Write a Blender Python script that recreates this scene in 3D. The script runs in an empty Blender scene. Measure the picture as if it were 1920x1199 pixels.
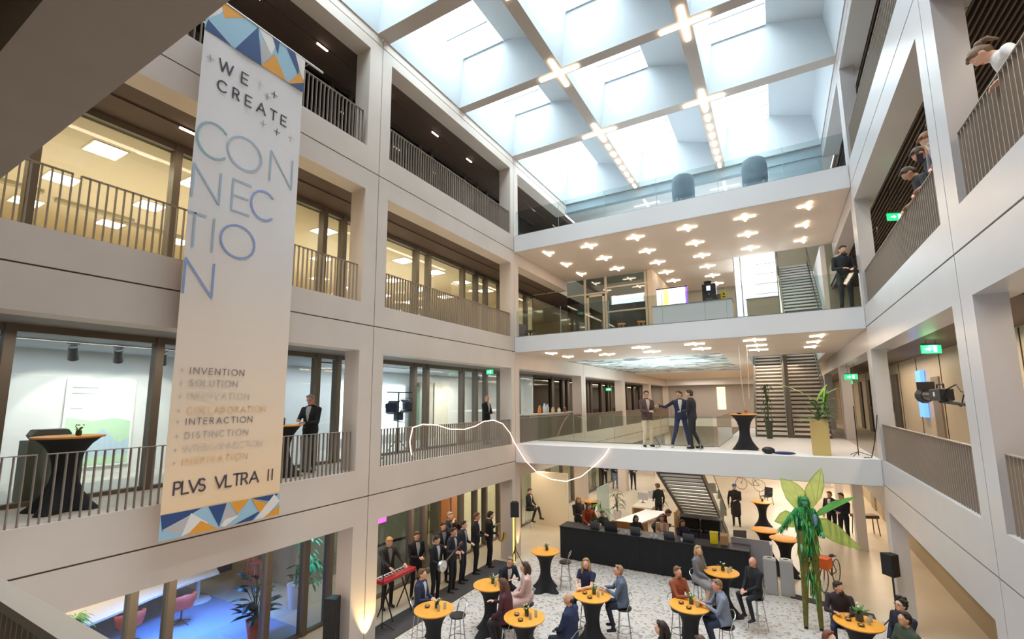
import bpy, bmesh, math, random
import numpy as np
from mathutils import Vector, Matrix
S = bpy.context.scene
COL = S.collection
rnd = random.Random(7)
PI = math.pi
# ---------------------------------------------------------------- camera
CAMPOS = Vector((8.5603, -14.9569, 5.7235))
pitch, yaw, roll = 0.1335, -0.5163, -0.0089
fw = Vector((math.cos(pitch)*math.sin(yaw), math.cos(pitch)*math.cos(yaw), math.sin(pitch)))
r0 = Vector((math.cos(yaw), -math.sin(yaw), 0)); u0 = r0.cross(fw)
rr = r0*math.cos(roll)+u0*math.sin(roll); uu = -r0*math.sin(roll)+u0*math.cos(roll)
cam = bpy.data.cameras.new('camera'); co = bpy.data.objects.new('camera', cam); COL.objects.link(co)
cam.sensor_width = 36; cam.lens = 856.457*36/1920
cam.shift_x = -(968.03-960)/1920; cam.shift_y = (638.33-599.5)/1920
cam.clip_start = 0.05; cam.clip_end = 300
co.matrix_world = Matrix(((rr.x, uu.x, -fw.x, CAMPOS.x), (rr.y, uu.y, -fw.y, CAMPOS.y), (rr.z, uu.z, -fw.z, CAMPOS.z), (0, 0, 0, 1)))
S.camera = co
# ---------------------------------------------------------------- world, exposure
w = bpy.data.worlds.new('sky'); S.world = w; w.use_nodes = True
w.node_tree.nodes['Background'].inputs[0].default_value = (0.88, 0.94, 1.0, 1)
w.node_tree.nodes['Background'].inputs[1].default_value = 2.2
S.view_settings.view_transform = 'Standard'; S.view_settings.look = 'None'
S.view_settings.exposure = 0.95; S.view_settings.gamma = 1; S.view_settings.use_curve_mapping = False
S.cycles.use_denoising = True; S.cycles.denoiser = 'OPENIMAGEDENOISE'
S.cycles.max_bounces = 6; S.cycles.diffuse_bounces = 4; S.cycles.glossy_bounces = 3
S.cycles.transmission_bounces = 4; S.cycles.transparent_max_bounces = 12
S.cycles.sample_clamp_indirect = 4; S.cycles.caustics_reflective = False; S.cycles.caustics_refractive = False
# heights
G, F1, F2, F3 = 0.15, 4.15, 8.12, 12.15
B1, B2, B3, B4 = 2.95, 6.97, 11.03, 14.9       # beam undersides
J1, J2, J3, ZR = 3.55, 7.60, 11.55, 15.45      # shadow joints, coffer springing line
W = 10.72; BAY = 7.0
def area(name, loc, sx, sy, power, col, rot=(0, 0, 0), spread=PI):
    l = bpy.data.lights.new(name, 'AREA'); l.shape = 'RECTANGLE'; l.size = sx; l.size_y = sy
    l.energy = power; l.color = col; l.spread = spread; l.cycles.use_multiple_importance_sampling = True
    o = bpy.data.objects.new(name, l); COL.objects.link(o); o.location = loc; o.rotation_euler = rot
    return o
DAY = (0.86, 0.93, 1.0); WARM = (1.0, 0.80, 0.58); NEU = (1.0, 0.90, 0.78)
# daylight entering through each roof opening
XC = [(0.03, 3.40), (3.74, 6.96), (7.32, 10.69)]
YR = [(-14.0, -10.75), (-10.4, -7.22), (-6.8, -3.62), (-3.3, -0.12), (0.28, 5.15)]
for (x0, x1) in XC:
    for (y0, y1) in YR:
        area('sky_light', (x0+0.97, (y0+y1)/2, 17.25), 1.45, y1-y0-0.1, 96*(y1-y0)/3.2, DAY, spread=2.3)
# daylight behind the far end of the top floor and behind the stair screen
area('sky_light', (5.3, 9.6, 14.2), 9.0, 3.0, 130, DAY, (math.radians(-90), 0, 0))
area('sky_light', (8.1, 7.6, 10.3), 1.7, 2.2, 35, DAY, (math.radians(-90), 0, 0))
# added fill areas under the ceilings, standing in for interior lamps
for y in (-11.0, -3.5, 3.5):
    area('interior_fill', (-1.2, y, B1-0.1), 0.15, 5, 30, WARM)
    area('interior_fill', (-1.2, y, B2-0.1), 0.15, 5, 16, NEU)
    area('interior_fill', (-1.2, y, B3-0.1), 0.15, 5, 14, WARM)
for y in (-10.5, -3.5, 3.5):
    for z, e in ((B1, 22), (B2, 34), (B3, 24)):
        area('interior_fill', (11.6, y, z-0.1), 0.15, 5, e, WARM)
for y in (10.5, 17.5, 24.5):
    area('interior_fill', (-1.0, y, B1-0.1), 0.3, 5, 50, NEU)
    area('interior_fill', (-1.0, y, B2-0.1), 0.3, 5, 30, WARM)
    area('interior_fill', (11.6, y, B1-0.1), 0.3, 5, 50, WARM)
    area('interior_fill', (8.5, y, B2+0.4), 2, 5, 50, WARM)
    area('interior_fill', (8.5, y, B1-0.1), 2, 5, 70, NEU)
    area('interior_fill', (3.0, y, 7.4), 3, 4, 70, NEU)
area('interior_fill', (5.3, 3.2, 3.4), 9, 2, 70, NEU)      # under the first bridge
area('interior_fill', (5.3, -16.5, 6.85), 9, 0.3, 5, WARM)
area('interior_fill', (5.3, 2.6, 11.4), 9, 3, 50, WARM)
area('interior_fill', (5.3, 2.3, 7.45), 9, 3, 40, WARM)
# ---------------------------------------------------------------- materials
def lin(c):
    if isinstance(c, str): c = [int(c[i:i+2], 16)/255 for i in (0, 2, 4)]
    return [(v/12.92 if v <= 0.04045 else ((v+0.055)/1.055)**2.4) for v in c]
MATS = {}
def mat(name, c='888888', rough=0.6, metal=0.0, em=0.0, emc=None, var=0.0, sc=3.0, alpha=1.0, trans=0.0, c2=None, bump=0.0, sheen=0.0, stretch=None):
    if name in MATS: return MATS[name]
    m = bpy.data.materials.new(name); m.use_nodes = True; nt = m.node_tree; b = nt.nodes['Principled BSDF']
    c1 = lin(c)
    b.inputs['Base Color'].default_value = (*c1, 1); b.inputs['Roughness'].default_value = rough; b.inputs['Metallic'].default_value = metal
    if var > 0 or c2 or bump:
        tc = nt.nodes.new('ShaderNodeTexCoord'); nz = nt.nodes.new('ShaderNodeTexNoise'); nz.inputs['Scale'].default_value = sc; nz.inputs['Detail'].default_value = 4
        src = tc.outputs['Object']
        if stretch:
            mp = nt.nodes.new('ShaderNodeMapping'); mp.inputs['Scale'].default_value = stretch; nt.links.new(src, mp.inputs[0]); src = mp.outputs[0]
        nt.links.new(src, nz.inputs['Vector'])
        rp = nt.nodes.new('ShaderNodeValToRGB'); cb = lin(c2) if c2 else [min(1, v*(1+var)) for v in c1]
        ca = c1 if c2 else [v*(1-var) for v in c1]
        rp.color_ramp.elements[0].position = 0.35; rp.color_ramp.elements[1].position = 0.65
        rp.color_ramp.elements[0].color = (*ca, 1); rp.color_ramp.elements[1].color = (*cb, 1)
        nt.links.new(nz.outputs['Fac'], rp.inputs[0]); nt.links.new(rp.outputs[0], b.inputs['Base Color'])
        if bump:
            bp = nt.nodes.new('ShaderNodeBump'); bp.inputs['Strength'].default_value = bump; nt.links.new(nz.outputs['Fac'], bp.inputs['Height']); nt.links.new(bp.outputs[0], b.inputs['Normal'])
    if em > 0:
        b.inputs['Emission Color'].default_value = (*lin(emc or c), 1); b.inputs['Emission Strength'].default_value = em
    if alpha < 1: b.inputs['Alpha'].default_value = alpha
    if trans: b.inputs['Transmission Weight'].default_value = trans
    MATS[name] = m; return m
def glass(name, tint='eef4f4', refl=0.12):
    if name in MATS: return MATS[name]
    m = bpy.data.materials.new(name); m.use_nodes = True; nt = m.node_tree; nt.nodes.clear()
    o = nt.nodes.new('ShaderNodeOutputMaterial'); t = nt.nodes.new('ShaderNodeBsdfTransparent'); g = nt.nodes.new('ShaderNodeBsdfGlossy')
    mx = nt.nodes.new('ShaderNodeMixShader'); f = nt.nodes.new('ShaderNodeLayerWeight'); f.inputs[0].default_value = 0.5
    pw = nt.nodes.new('ShaderNodeMath'); pw.operation = 'POWER'; pw.inputs[1].default_value = 4
    ml = nt.nodes.new('ShaderNodeMath'); ml.operation = 'MULTIPLY_ADD'; ml.inputs[1].default_value = 0.8; ml.inputs[2].default_value = refl*0.3
    t.inputs[0].default_value = (*lin(tint), 1); g.inputs['Roughness'].default_value = 0.03
    nt.links.new(f.outputs['Facing'], pw.inputs[0]); nt.links.new(pw.outputs[0], ml.inputs[0]); nt.links.new(ml.outputs[0], mx.inputs[0])
    nt.links.new(t.outputs[0], mx.inputs[1]); nt.links.new(g.outputs[0], mx.inputs[2]); nt.links.new(mx.outputs[0], o.inputs[0])
    MATS[name] = m; return m
CONC = mat('pale concrete', 'd0c2b7', 0.55, var=0.035, sc=0.9)
CONCR = mat('pale polished concrete', 'c0baba', 0.3, var=0.03, sc=0.8)
WHITE = mat('white plaster', 'e0dedf', 0.6, var=0.01, sc=1)
COFF = mat('white coffer lining', 'c3c8cc', 0.7, var=0.01, sc=1)
CEIL = mat('beige bridge ceiling', 'd6c6b6', 0.6, var=0.02, sc=1)
TAUPE = mat('taupe beam underside', 'b3a8a0', 0.6)
JOINT = mat('dark joint', '6a5c52', 0.9)
BROWN = mat('dark brown soffit', '5a473d', 0.7, var=0.06, sc=2)
FRAME = mat('bronze window frame', '6f6456', 0.5)
FRAMED = mat('dark bronze frame', '4a4038', 0.45, metal=0.2)
RAIL = mat('bronze balustrade', '988a7d', 0.42, metal=0.15)
GLASS = glass('clear glass')
GLASSG = glass('greenish glass', 'f2faf7', 0.14)
GLASSD = glass('tinted glass', 'cfd3d3', 0.22)
BLACK = mat('black', '141416', 0.5)
CHROME = mat('chrome', 'b8b8ba', 0.22, metal=1.0)
ORANGE = mat('amber table top', 'e9a03c', 0.45, var=0.05, sc=9)
STRETCH = mat('black stretch fabric', '17161b', 0.75)
LAMP = mat('lit lamp', 'fff4e0', em=7.0, emc='ffe9cc')
# ---------------------------------------------------------------- mesh helpers
class MB:
    def __init__(s): s.v = []; s.f = []; s.m = []; s.mi = 0
    def add(s, v, f):
        n = len(s.v); s.v += [tuple(p) for p in v]; s.f += [tuple(i+n for i in q) for q in f]; s.m += [s.mi]*len(f); return s
    def box(s, a, b):
        x0, y0, z0 = [min(a[i], b[i]) for i in range(3)]; x1, y1, z1 = [max(a[i], b[i]) for i in range(3)]
        return s.add([(x0, y0, z0), (x1, y0, z0), (x1, y1, z0), (x0, y1, z0), (x0, y0, z1), (x1, y0, z1), (x1, y1, z1), (x0, y1, z1)],
                     [(0, 3, 2, 1), (4, 5, 6, 7), (0, 1, 5, 4), (1, 2, 6, 5), (2, 3, 7, 6), (3, 0, 4, 7)])
    def cb(s, c, d): return s.box([c[i]-d[i]/2 for i in range(3)], [c[i]+d[i]/2 for i in range(3)])
    def cyl(s, p, q, r, r2=None, n=10):
        p = Vector(p); q = Vector(q); r2 = r if r2 is None else r2; d = (q-p).normalized()
        a = d.orthogonal().normalized(); b = d.cross(a); v = []
        for c, R in ((p, r), (q, r2)):
            for i in range(n): t = 2*PI*i/n; v.append(c+a*R*math.cos(t)+b*R*math.sin(t))
        f = [(i, (i+1) % n, n+(i+1) % n, n+i) for i in range(n)]+[tuple(range(n-1, -1, -1)), tuple(range(n, 2*n))]
        return s.add(v, f)
    def tube(s, pts, r, n=6, closed=False):
        pts = [Vector(p) for p in pts]; N = len(pts); v = []; prev = None
        for i, p in enumerate(pts):
            if closed: d = pts[(i+1) % N]-pts[i-1]
            else: d = pts[min(i+1, N-1)]-pts[max(i-1, 0)]
            d.normalize()
            a = d.orthogonal().normalized() if prev is None else (prev-d*prev.dot(d)).normalized()
            prev = a; b = d.cross(a); R = r[i] if isinstance(r, (list, tuple)) else r
            for k in range(n): t = 2*PI*k/n; v.append(p+a*R*math.cos(t)+b*R*math.sin(t))
        f = []
        for i in range(N if closed else N-1):
            j = (i+1) % N
            for k in range(n): f.append((i*n+k, i*n+(k+1) % n, j*n+(k+1) % n, j*n+k))
        if not closed: f += [tuple(range(n-1, -1, -1)), tuple(range((N-1)*n, N*n))]
        return s.add(v, f)
    def lathe(s, prof, c=(0, 0, 0), n=20, fn=None):
        v = []; f = []
        for (r, z) in prof:
            for i in range(n):
                t = 2*PI*i/n; k = fn(t, z) if fn else 1
                v.append((c[0]+r*k*math.cos(t), c[1]+r*k*math.sin(t), c[2]+z))
        for j in range(len(prof)-1):
            for i in range(n): f.append((j*n+i, j*n+(i+1) % n, (j+1)*n+(i+1) % n, (j+1)*n+i))
        f += [tuple(range(n-1, -1, -1)), tuple(range((len(prof)-1)*n, len(prof)*n))]
        return s.add(v, f)
    def ell(s, c, r, n=12, m=8):
        v = [(c[0], c[1], c[2]-r[2])]; f = []
        for j in range(1, m):
            a = -PI/2+PI*j/m
            for i in range(n): t = 2*PI*i/n; v.append((c[0]+r[0]*math.cos(a)*math.cos(t), c[1]+r[1]*math.cos(a)*math.sin(t), c[2]+r[2]*math.sin(a)))
        v.append((c[0], c[1], c[2]+r[2])); T = len(v)-1
        for i in range(n): f.append((0, 1+(i+1) % n, 1+i)); f.append((T, T-n+i, T-n+(i+1) % n))
        for j in range(m-2):
            for i in range(n): a = 1+j*n; f.append((a+i, a+(i+1) % n, a+n+(i+1) % n, a+n+i))
        return s.add(v, f)
    def prism(s, poly, ax, lo, hi):
        n = len(poly); mk = {'x': lambda p, t: (t, p[0], p[1]), 'y': lambda p, t: (p[0], t, p[1]), 'z': lambda p, t: (p[0], p[1], t)}[ax]
        v = [mk(p, lo) for p in poly]+[mk(p, hi) for p in poly]
        return s.add(v, [tuple(range(n-1, -1, -1)), tuple(range(n, 2*n))]+[(i, (i+1) % n, n+(i+1) % n, n+i) for i in range(n)])
    def quad(s, *p): return s.add(p, [tuple(range(len(p)))])
    def build(s, name, m, parent=None, smooth=False, bev=0):
        me = bpy.data.meshes.new(name); me.from_pydata(s.v, [], s.f)
        for mm in (m if isinstance(m, (list, tuple)) else [m]): me.materials.append(mm)
        if any(s.m): me.polygons.foreach_set('material_index', s.m)
        bm = bmesh.new(); bm.from_mesh(me); bmesh.ops.recalc_face_normals(bm, faces=bm.faces); bm.to_mesh(me); bm.free()
        if smooth: me.polygons.foreach_set('use_smooth', [True]*len(me.polygons)); me.set_sharp_from_angle(angle=0.9)
        me.update(); o = bpy.data.objects.new(name, me); COL.objects.link(o)
        if parent: o.parent = parent
        if bev:
            md = o.modifiers.new('b', 'BEVEL'); md.width = bev; md.segments = 2; md.limit_method = 'ANGLE'
        return o
def tag(o, label=None, cat=None, group=None, kind=None):
    if label: o['label'] = label
    if cat: o['category'] = cat
    if group: o['group'] = group
    if kind: o['kind'] = kind
    return o
def empty(name, loc=(0, 0, 0), rz=0):
    o = bpy.data.objects.new(name, None); COL.objects.link(o); o.location = loc; o.rotation_euler = (0, 0, rz); o.empty_display_size = 0.1
    return o
def struct(o): o['kind'] = 'structure'; return o
def copy_tree(o, parent=None):
    c = o.copy(); COL.objects.link(c)
    if parent: c.parent = parent
    for ch in list(o.children): copy_tree(ch, c)
    return c
def dup(o, loc, rz=0.0, label=None, cat=None, group=None):
    c = copy_tree(o); c.location = loc; c.rotation_euler = (0, 0, rz)
    return tag(c, label, cat, group)
# ================================================================ STRUCTURE
# ground floor and upper floors
def slab(name, boxes, m):
    mb = MB()
    for a, b in boxes: mb.box(a, b)
    return struct(mb.build(name, m))
FLOORM = mat('screed floor', 'c4b7a2', 0.35, var=0.05, sc=0.8)
FLOORC = mat('pale carpet floor', 'bdb7ad', 0.8, var=0.08, sc=3)
slab('floor', [((-14, -16, -0.1), (18, 29, G))], FLOORM)
slab('floor', [((-12, -14.1, B1+0.25), (-0.5, 28, F1)), ((11.22, -14.1, B1+0.25), (17, 28, F1)), ((-12, -20, B1+0.25), (17, -14.55, F1))], mat('grey gallery floor', 'c5bdb0', 0.5, var=0.04))
slab('floor', [((-12, -14.1, B2+0.27), (-0.5, 28, F2)), ((11.22, -14.1, B2+0.27), (17, 28, F2)), ((-12, -20, B2+0.27), (17, -14.55, F2))], [mat('office ceiling', 'cfc3ab', 0.8)])
slab('floor', [((-12, -14.1, B3+0.03), (-0.5, 12, F3)), ((11.22, -14.1, B3+0.27), (17, 12, F3)), ((-12, -20, B3+0.27), (17, -14.55, F3))], mat('office ceiling'))
slab('ceiling', [((-12, -20, B4+0.2), (-0.5, 12, B4+0.5)), ((11.22, -20, B4+0.2), (17, 12, B4+0.5))], BROWN)
slab('ceiling', [((-0.5, -20, B4+0.2), (11.22, -14.28, B4+0.5)), ((-0.5, 5.9, 15.5), (11.22, 12, 15.8))], WHITE)

def facade(name, X, out, m, ends, cT=0.5):
    # X: the atrium face, out: -1 if the gallery lies at -x; ends: (yend for lower storeys, yend for upper storeys)
    mb = MB(); T = 0.5*out; g = 0.010
    mb.mi = 0
    jy = [-21, -14, -7, 0, 7, 14, 21, 28]
    for (zb, zj, zt, up) in ((B1, J1, 4.17, 0), (B2, J2, 8.14, 0), (B3, J3, 12.17, 1), (B4, 15.2, ZR, 1)):
        for i in range(len(jy)-1):
            y0, y1 = jy[i], jy[i+1]
            y0 = max(y0, -19)
            if up:
                if y0 >= 7: break
                y1 = min(y1, ends)
                if y0 >= y1: break
            mb.box((X, y0+g, zb), (X+T, y1-g, zj-g*1.3)); mb.box((X, y0+g, zj+g*1.3), (X+T, y1-g, zt))
    for c in jy[1:]:
        for (za, zb, up) in ((G, B1, 0), (4.17, B2, 0), (8.14, B3, 1), (12.17, B4, 1)):
            if up and c > 0: continue
            if c == 28: w0, w1 = c-0.35, c
            else: w0, w1 = c-0.42, c+0.34
            if c == 0: w0, w1 = -0.26, 0.33
            if c >= 7: w0, w1 = c-0.3, c+0.3
            mb.box((X, w0, za), (X+cT*out, c-g, zb)); mb.box((X, c+g, za), (X+cT*out, w1, zb)) if c < 28 else None
    mb.mi = 1
    for (zb, zt, up) in ((B1+.02, 4.1, 0), (B2+.02, 8.1, 0), (B3+.02, 12.1, 1), (B4+.02, ZR-.02, 1)):
        mb.box((X+0.02*out, -19, zb), (X+0.48*out, ends if up else 27.9, zt))
    for c in jy[1:-1]:
        mb.box((X+0.02*out, c-0.03, G), (X+(cT-.02)*out, c+0.03, 15.2 if c <= 0 else 7))
    return struct(mb.build(name, [m, JOINT]))
facade('wall_left', 0.0, -1, CONC, 5.2)
facade('wall_right', W, 1, CONCR, 5.2, 0.32)
# near gallery edge: beams over and under the camera
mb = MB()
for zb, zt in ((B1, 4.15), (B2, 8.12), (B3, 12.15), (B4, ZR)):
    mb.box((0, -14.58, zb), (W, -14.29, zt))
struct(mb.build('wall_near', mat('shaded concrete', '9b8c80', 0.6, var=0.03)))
# bridges: slabs with white faces and beige undersides
def bridge(name, boxes, mats=(WHITE, CEIL)):
    mb = MB()
    for (a, b) in boxes:
        x0, y0, z0 = a; x1, y1, z1 = b
        mb.mi = 0; mb.box((x0, y0, z0+0.012), (x1, y1, z1)); mb.mi = 1; mb.box((x0+.004, y0+.01, z0), (x1-.004, y1, z0+0.011))
    return struct(mb.build(name, list(mats)))
bridge('floor_bridge', [((0.005, 0, 3.5), (W-.005, 1.8, 4.165)), ((6.7, 1.801, 3.5), (W-.005, 14, 4.165))], (WHITE, mat('grey underside', 'bdb4aa', 0.6)))
bridge('floor_bridge', [((0.005, 0, 7.555), (W-.005, 4.65, 8.15)), ((6.7, 4.651, 7.555), (W-.005, 7, 8.15)), ((6.7, 7, 7.555), (7.55, 28, 8.15)), ((10.35, 7, 7.555), (W-.005, 28, 8.15)), ((7.55, 12.5, 7.555), (10.35, 28, 8.15)), ((0.005, 17, 7.555), (6.7, 28, 8.15))])
bridge('floor_bridge', [((0.005, 0, 11.5), (W-.005, 5.25, 12.16)), ((3.9, 5.251, 11.5), (8.85, 11, 12.16))])
# carpet of pale pebbles in the court, with flat dark mats beside it
m = mat('pebble pattern carpet', 'cfc9c4', 0.95); nt = m.node_tree; b = nt.nodes['Principled BSDF']
tc = nt.nodes.new('ShaderNodeTexCoord'); vo = nt.nodes.new('ShaderNodeTexVoronoi'); vo.inputs['Scale'].default_value = 17
rp = nt.nodes.new('ShaderNodeValToRGB'); e = rp.color_ramp.elements; e[0].position = 0; e[0].color = (*lin('a0938c'), 1); e[1].position = 1; e[1].color = (*lin('d9d3ce'), 1)
for p, c in ((0.12, 'aea39b'), (0.2, 'c6beb8'), (0.7, 'cec7c2')): q = e.new(p); q.color = (*lin(c), 1)
sp = nt.nodes.new('ShaderNodeSeparateColor'); rp.color_ramp.interpolation = 'CONSTANT'
nt.links.new(tc.outputs['Object'], vo.inputs['Vector']); nt.links.new(vo.outputs['Color'], sp.inputs[0]); nt.links.new(sp.outputs[0], rp.inputs[0]); nt.links.new(rp.outputs[0], b.inputs['Base Color'])
mb = MB(); mb.prism([(0.25, -14.2), (10.6, -14.2), (10.6, 0.2), (8.6, 0.75), (0.5, 0.75), (0.25, 0.2)], 'z', G, G+0.012)
# the top of the court
tag(mb.build('court_carpet', m), 'pale pebble-patterned carpet covering the ground floor court under the tables', 'carpet')
MATM = mat('charcoal floor mat', '3f3b3c', 0.9, var=0.1, sc=6)
mb = MB(); mb.box((-0.62, -9.0, G), (0.2, -0.5, G+0.02)); tag(mb.build('floor_mat', MATM), 'long charcoal mat along the left edge of the court in front of the band', 'mat')
mb = MB(); mb.prism([(8.45, 0.78), (10.3, 0.28), (10.3, 0.62), (8.45, 1.12)], 'z', G+0.013, G+0.03); tag(mb.build('floor_mat', MATM), 'dark brown mat strip across the right end of the court behind the stilt legs', 'mat')
# roof: coffers
RB = [-14.2, -10.57, -7.02, -3.45, 0.1, 5.35]
mb = MB(); mb.mi = 0
for (x0, x1) in XC:
    for (y0, y1) in YR:
        xl = x0+0.2; xs = x0+1.75; xt = x1-0.2; zs, zt = 17.15, 16.70
        ya, yb = y0+0.05, y1-0.05
        mb.quad((x0, y0, ZR), (x0, y1, ZR), (xl, yb, 17.15), (xl, ya, 17.15))
        mb.quad((x1, y0, ZR), (x1, y1, ZR), (xt, yb, zt), (xt, ya, zt))
        for (yy, yt) in ((y0, ya), (y1, yb)):
            mb.quad((x0, yy, ZR), (x1, yy, ZR), (xt, yt, zt), (xs, yt, zs), (xl, yt, 17.15))
        mb.quad((xs, ya, zs), (xs, yb, zs), (xt, yb, zt), (xt, ya, zt))
struct(mb.build('ceiling', COFF))
mb = MB()
xb = [(0.0, 0.03), (3.40, 3.74), (6.96, 7.32), (10.69, 10.72)]
for (x0, x1) in xb: mb.box((x0, -14.3, ZR-0.004), (x1, 5.75, ZR+0.29))
for i in range(len(YR)+1):
    y0 = YR[i-1][1] if i > 0 else -14.3; y1 = YR[i][0] if i < len(YR) else 5.75
    mb.box((0, y0, ZR), (W, y1, ZR+0.3))
struct(mb.build('ceiling', TAUPE))
# glazing bars of each skylight
n = 0
for (x0, x1) in XC:
    for (y0, y1) in YR[1:]:
        n += 1; r = struct(empty('window_%d' % n, (x0+0.2, y0, 17.1)))
        L = y1-y0
        for t in (0.02, 0.33, 0.38, 0.69, 0.97) if L < 4 else (0.1, 0.32, 0.36, 0.6, 0.8, 0.96):
            m_ = MB(); m_.box((0.02, L*t, 0), (1.53, L*t+0.035, 0.06)); m_.build('glazing_bar', mat('grey glazing bar', '9aa3ab', 0.5), r)
        m_ = MB(); m_.box((0.0, 0.05, 0.06), (1.55, L-.05, 0.065)); m_.build('pane', GLASS, r)
# ---- gallery soffits, slatted on the right
mb = MB()
for (z, y1) in ((B3, 5.0), (B4, 5.0)): mb.box((-1.9, -14.1, z+0.0), (-0.5, 5.0, z+0.03))
mb.box((-12, 5.25, B3), (-0.5, 12, B3+.02))
for z in (B3, B4):
    mb.box((-1.05, -14.1, z-0.03), (-1.0, 5, z-0.001))
struct(mb.build('ceiling', BROWN))
mb = MB(); mb.box((-1.95, -14.1, B2+.05), (-0.5, 28, B2+0.1)); mb.box((-1.95, -14.1, B1+.05), (-0.5, 28, B1+0.1))
struct(mb.build('ceiling', mat('grey soffit', '8b8583', 0.7)))
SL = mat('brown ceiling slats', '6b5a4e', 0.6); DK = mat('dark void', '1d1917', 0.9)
mb = MB()
for z in (B2, B3, B4):
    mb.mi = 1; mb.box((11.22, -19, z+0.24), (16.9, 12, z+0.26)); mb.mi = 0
    if z == B2:
        mb.box((11.22, -7, z+0.02), (12.6, 27, z+0.06)); lo = -19; hi = -7
    else: lo = -19; hi = 12
    x = 11.26
    while x < 16.4:
        mb.box((x, lo, z+0.06), (x+0.03, hi, z+0.2)); x += 0.085
struct(mb.build('ceiling', [SL, DK]))
mb = MB(); x = -0.2
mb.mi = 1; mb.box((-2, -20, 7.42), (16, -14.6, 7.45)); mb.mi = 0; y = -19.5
while y < -14.62: mb.box((-2, y, 7.22), (16, y+0.045, 7.38)); y += 0.13
struct(mb.build('ceiling', [SL, DK]))
# right side rear walls per storey
PANEL = mat('beige wall panel', 'c3b49e', 0.5, var=0.02)
mb = MB(); mb.box((12.42, -14, F1), (12.5, 28, B2+.3))
for y in np.arange(-13, 27, 2.4): mb.mi = 1; mb.box((12.405, y, F1), (12.425, y+0.02, B2)); mb.mi = 0
struct(mb.build('wall_right', [PANEL, FRAMED]))
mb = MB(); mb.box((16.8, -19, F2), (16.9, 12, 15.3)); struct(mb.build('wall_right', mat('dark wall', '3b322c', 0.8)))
mb = MB(); mb.box((12.42, -2.5, G), (12.5, 28, B1+.3)); struct(mb.build('wall_right', mat('tan wall', 'a8977c', 0.6)))
# outer enclosure
mb = MB(); mb.box((-2, -20, 0), (17, -19.8, 16)); mb.box((-14, -20, 0), (-2, -19.8, 16)); struct(mb.build('wall_near', mat('dim wall', '8a7b6c', 0.7)))
mb = MB(); mb.box((-12.1, -20, 0), (-12, 29, 15.6)); struct(mb.build('wall_left', mat('office rear wall', 'd2c5a8', 0.7)))
mb = MB(); mb.box((-12, 28, 0), (17, 28.2, 12)); struct(mb.build('wall_far', mat('grey far wall', 'b3aca8', 0.6)))
mb = MB(); mb.box((16.9, -20, 0), (17, 29, 15.6)); struct(mb.build('wall_right', mat('dim wall')))
# top-floor end wall and closing walls
mb = MB(); mb.box((-12, 12, F2), (0, 12.2, 15.6)); mb.box((10.72, 12, F2), (17, 12.2, 15.6)); mb.box((0, 12, F3), (10.72, 12.2, 16)); mb.box((-1.9, 28.1, F2), (12, 28.2, 16)); struct(mb.build('wall_far', mat('office rear wall')))
# ================================================================ RAILINGS
def railing(X, y0, y1, z, label, zt=0.93, group=None, splits=(), facing=1):
    r = tag(empty('balustrade', (X, y0, z)), label, 'railing', group)
    cuts = [y0]+[c for s_ in splits for c in (s_, s_+0.085)]+[y1]
    first = None
    for a, b in zip(cuts[::2], cuts[1::2]):
        m = MB(); m.box((-0.03, a-y0, zt-0.012), (0.03, b-y0, zt)); m.build('handrail', RAIL, r)
        n = max(2, round((b-a)/0.104)+1)
        for i in range(n):
            y = a-y0+(b-a-0.012)*i/(n-1)
            if first is None:
                m = MB(); m.box((-0.026, 0, -0.03), (0.026, 0.012, zt-0.012)); first = m.build('baluster', RAIL, r); o = first
            else: o = first.copy(); COL.objects.link(o); o.parent = r
            o.location = (0, y, 0)
    return r
nm = {F1: 'first', F2: 'second', F3: 'third'}
for z in (F1, F2, F3):
    railing(-0.06, -13.55, -7.53, z, 'bronze bar balustrade on the left gallery, %s floor, bay crossed by the banner' % nm[z], splits=(-12.7,), group=None)
    railing(-0.06, -6.6, -0.3, z, 'bronze bar balustrade on the left gallery, %s floor, bay next to the bridges' % nm[z])
for z in (F1, F2, F3):
    railing(W+0.08, -6.64, -0.3, z, 'dense bronze balustrade on the right gallery, %s floor, bay touching the bridge' % nm[z])
    if z < F3: railing(W+0.08, -13.5, -7.5, z, 'dense bronze balustrade on the right gallery, %s floor, nearest bay' % nm[z])
def solidrail(y0, y1, X, z, label):
    r = tag(empty('balustrade', (X, y0, z)), label, 'railing')
    m = MB(); m.box((-0.03, 0, 0.918), (0.03, y1-y0, 0.93)); m.build('handrail', RAIL, r)
    m = MB(); y = 0
    while y < y1-y0: m.box((-0.026, y, -0.03), (0.026, y+0.012, 0.918)); y += 0.104
    m.build('bar_infill', RAIL, r)
for c in (0.35, 7.35, 14.35, 21.35):
    solidrail(c, c+6.3, -0.06, F1, {0.35: 'bronze balustrade beyond the first floor bridge on the left, in front of the bottle counter', 7.35: 'bronze balustrade on the left of the rear void, between second and third column', 14.35: 'bronze balustrade on the left of the rear void, between third and fourth column', 21.35: 'bronze balustrade on the left of the rear void, farthest bay'}[c])
# near gallery: railing in front of the camera, seen at lower left
r = tag(empty('balustrade', (0.1, -14.36, F1)), 'brown balustrade with pale handrail at the bottom left corner, nearest to the viewer', 'railing')
m = MB(); m.box((0, -0.04, 0.9), (10.5, 0.03, 0.93)); m.build('handrail', mat('pale handrail', '9c8f82', 0.5), r)
m = MB(); x = 0.0
while x < 10.5: m.box((x, -0.03, -0.1), (x+0.012, 0.02, 0.9)); x += 0.05
m.build('bar_infill', RAIL, r)
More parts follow.
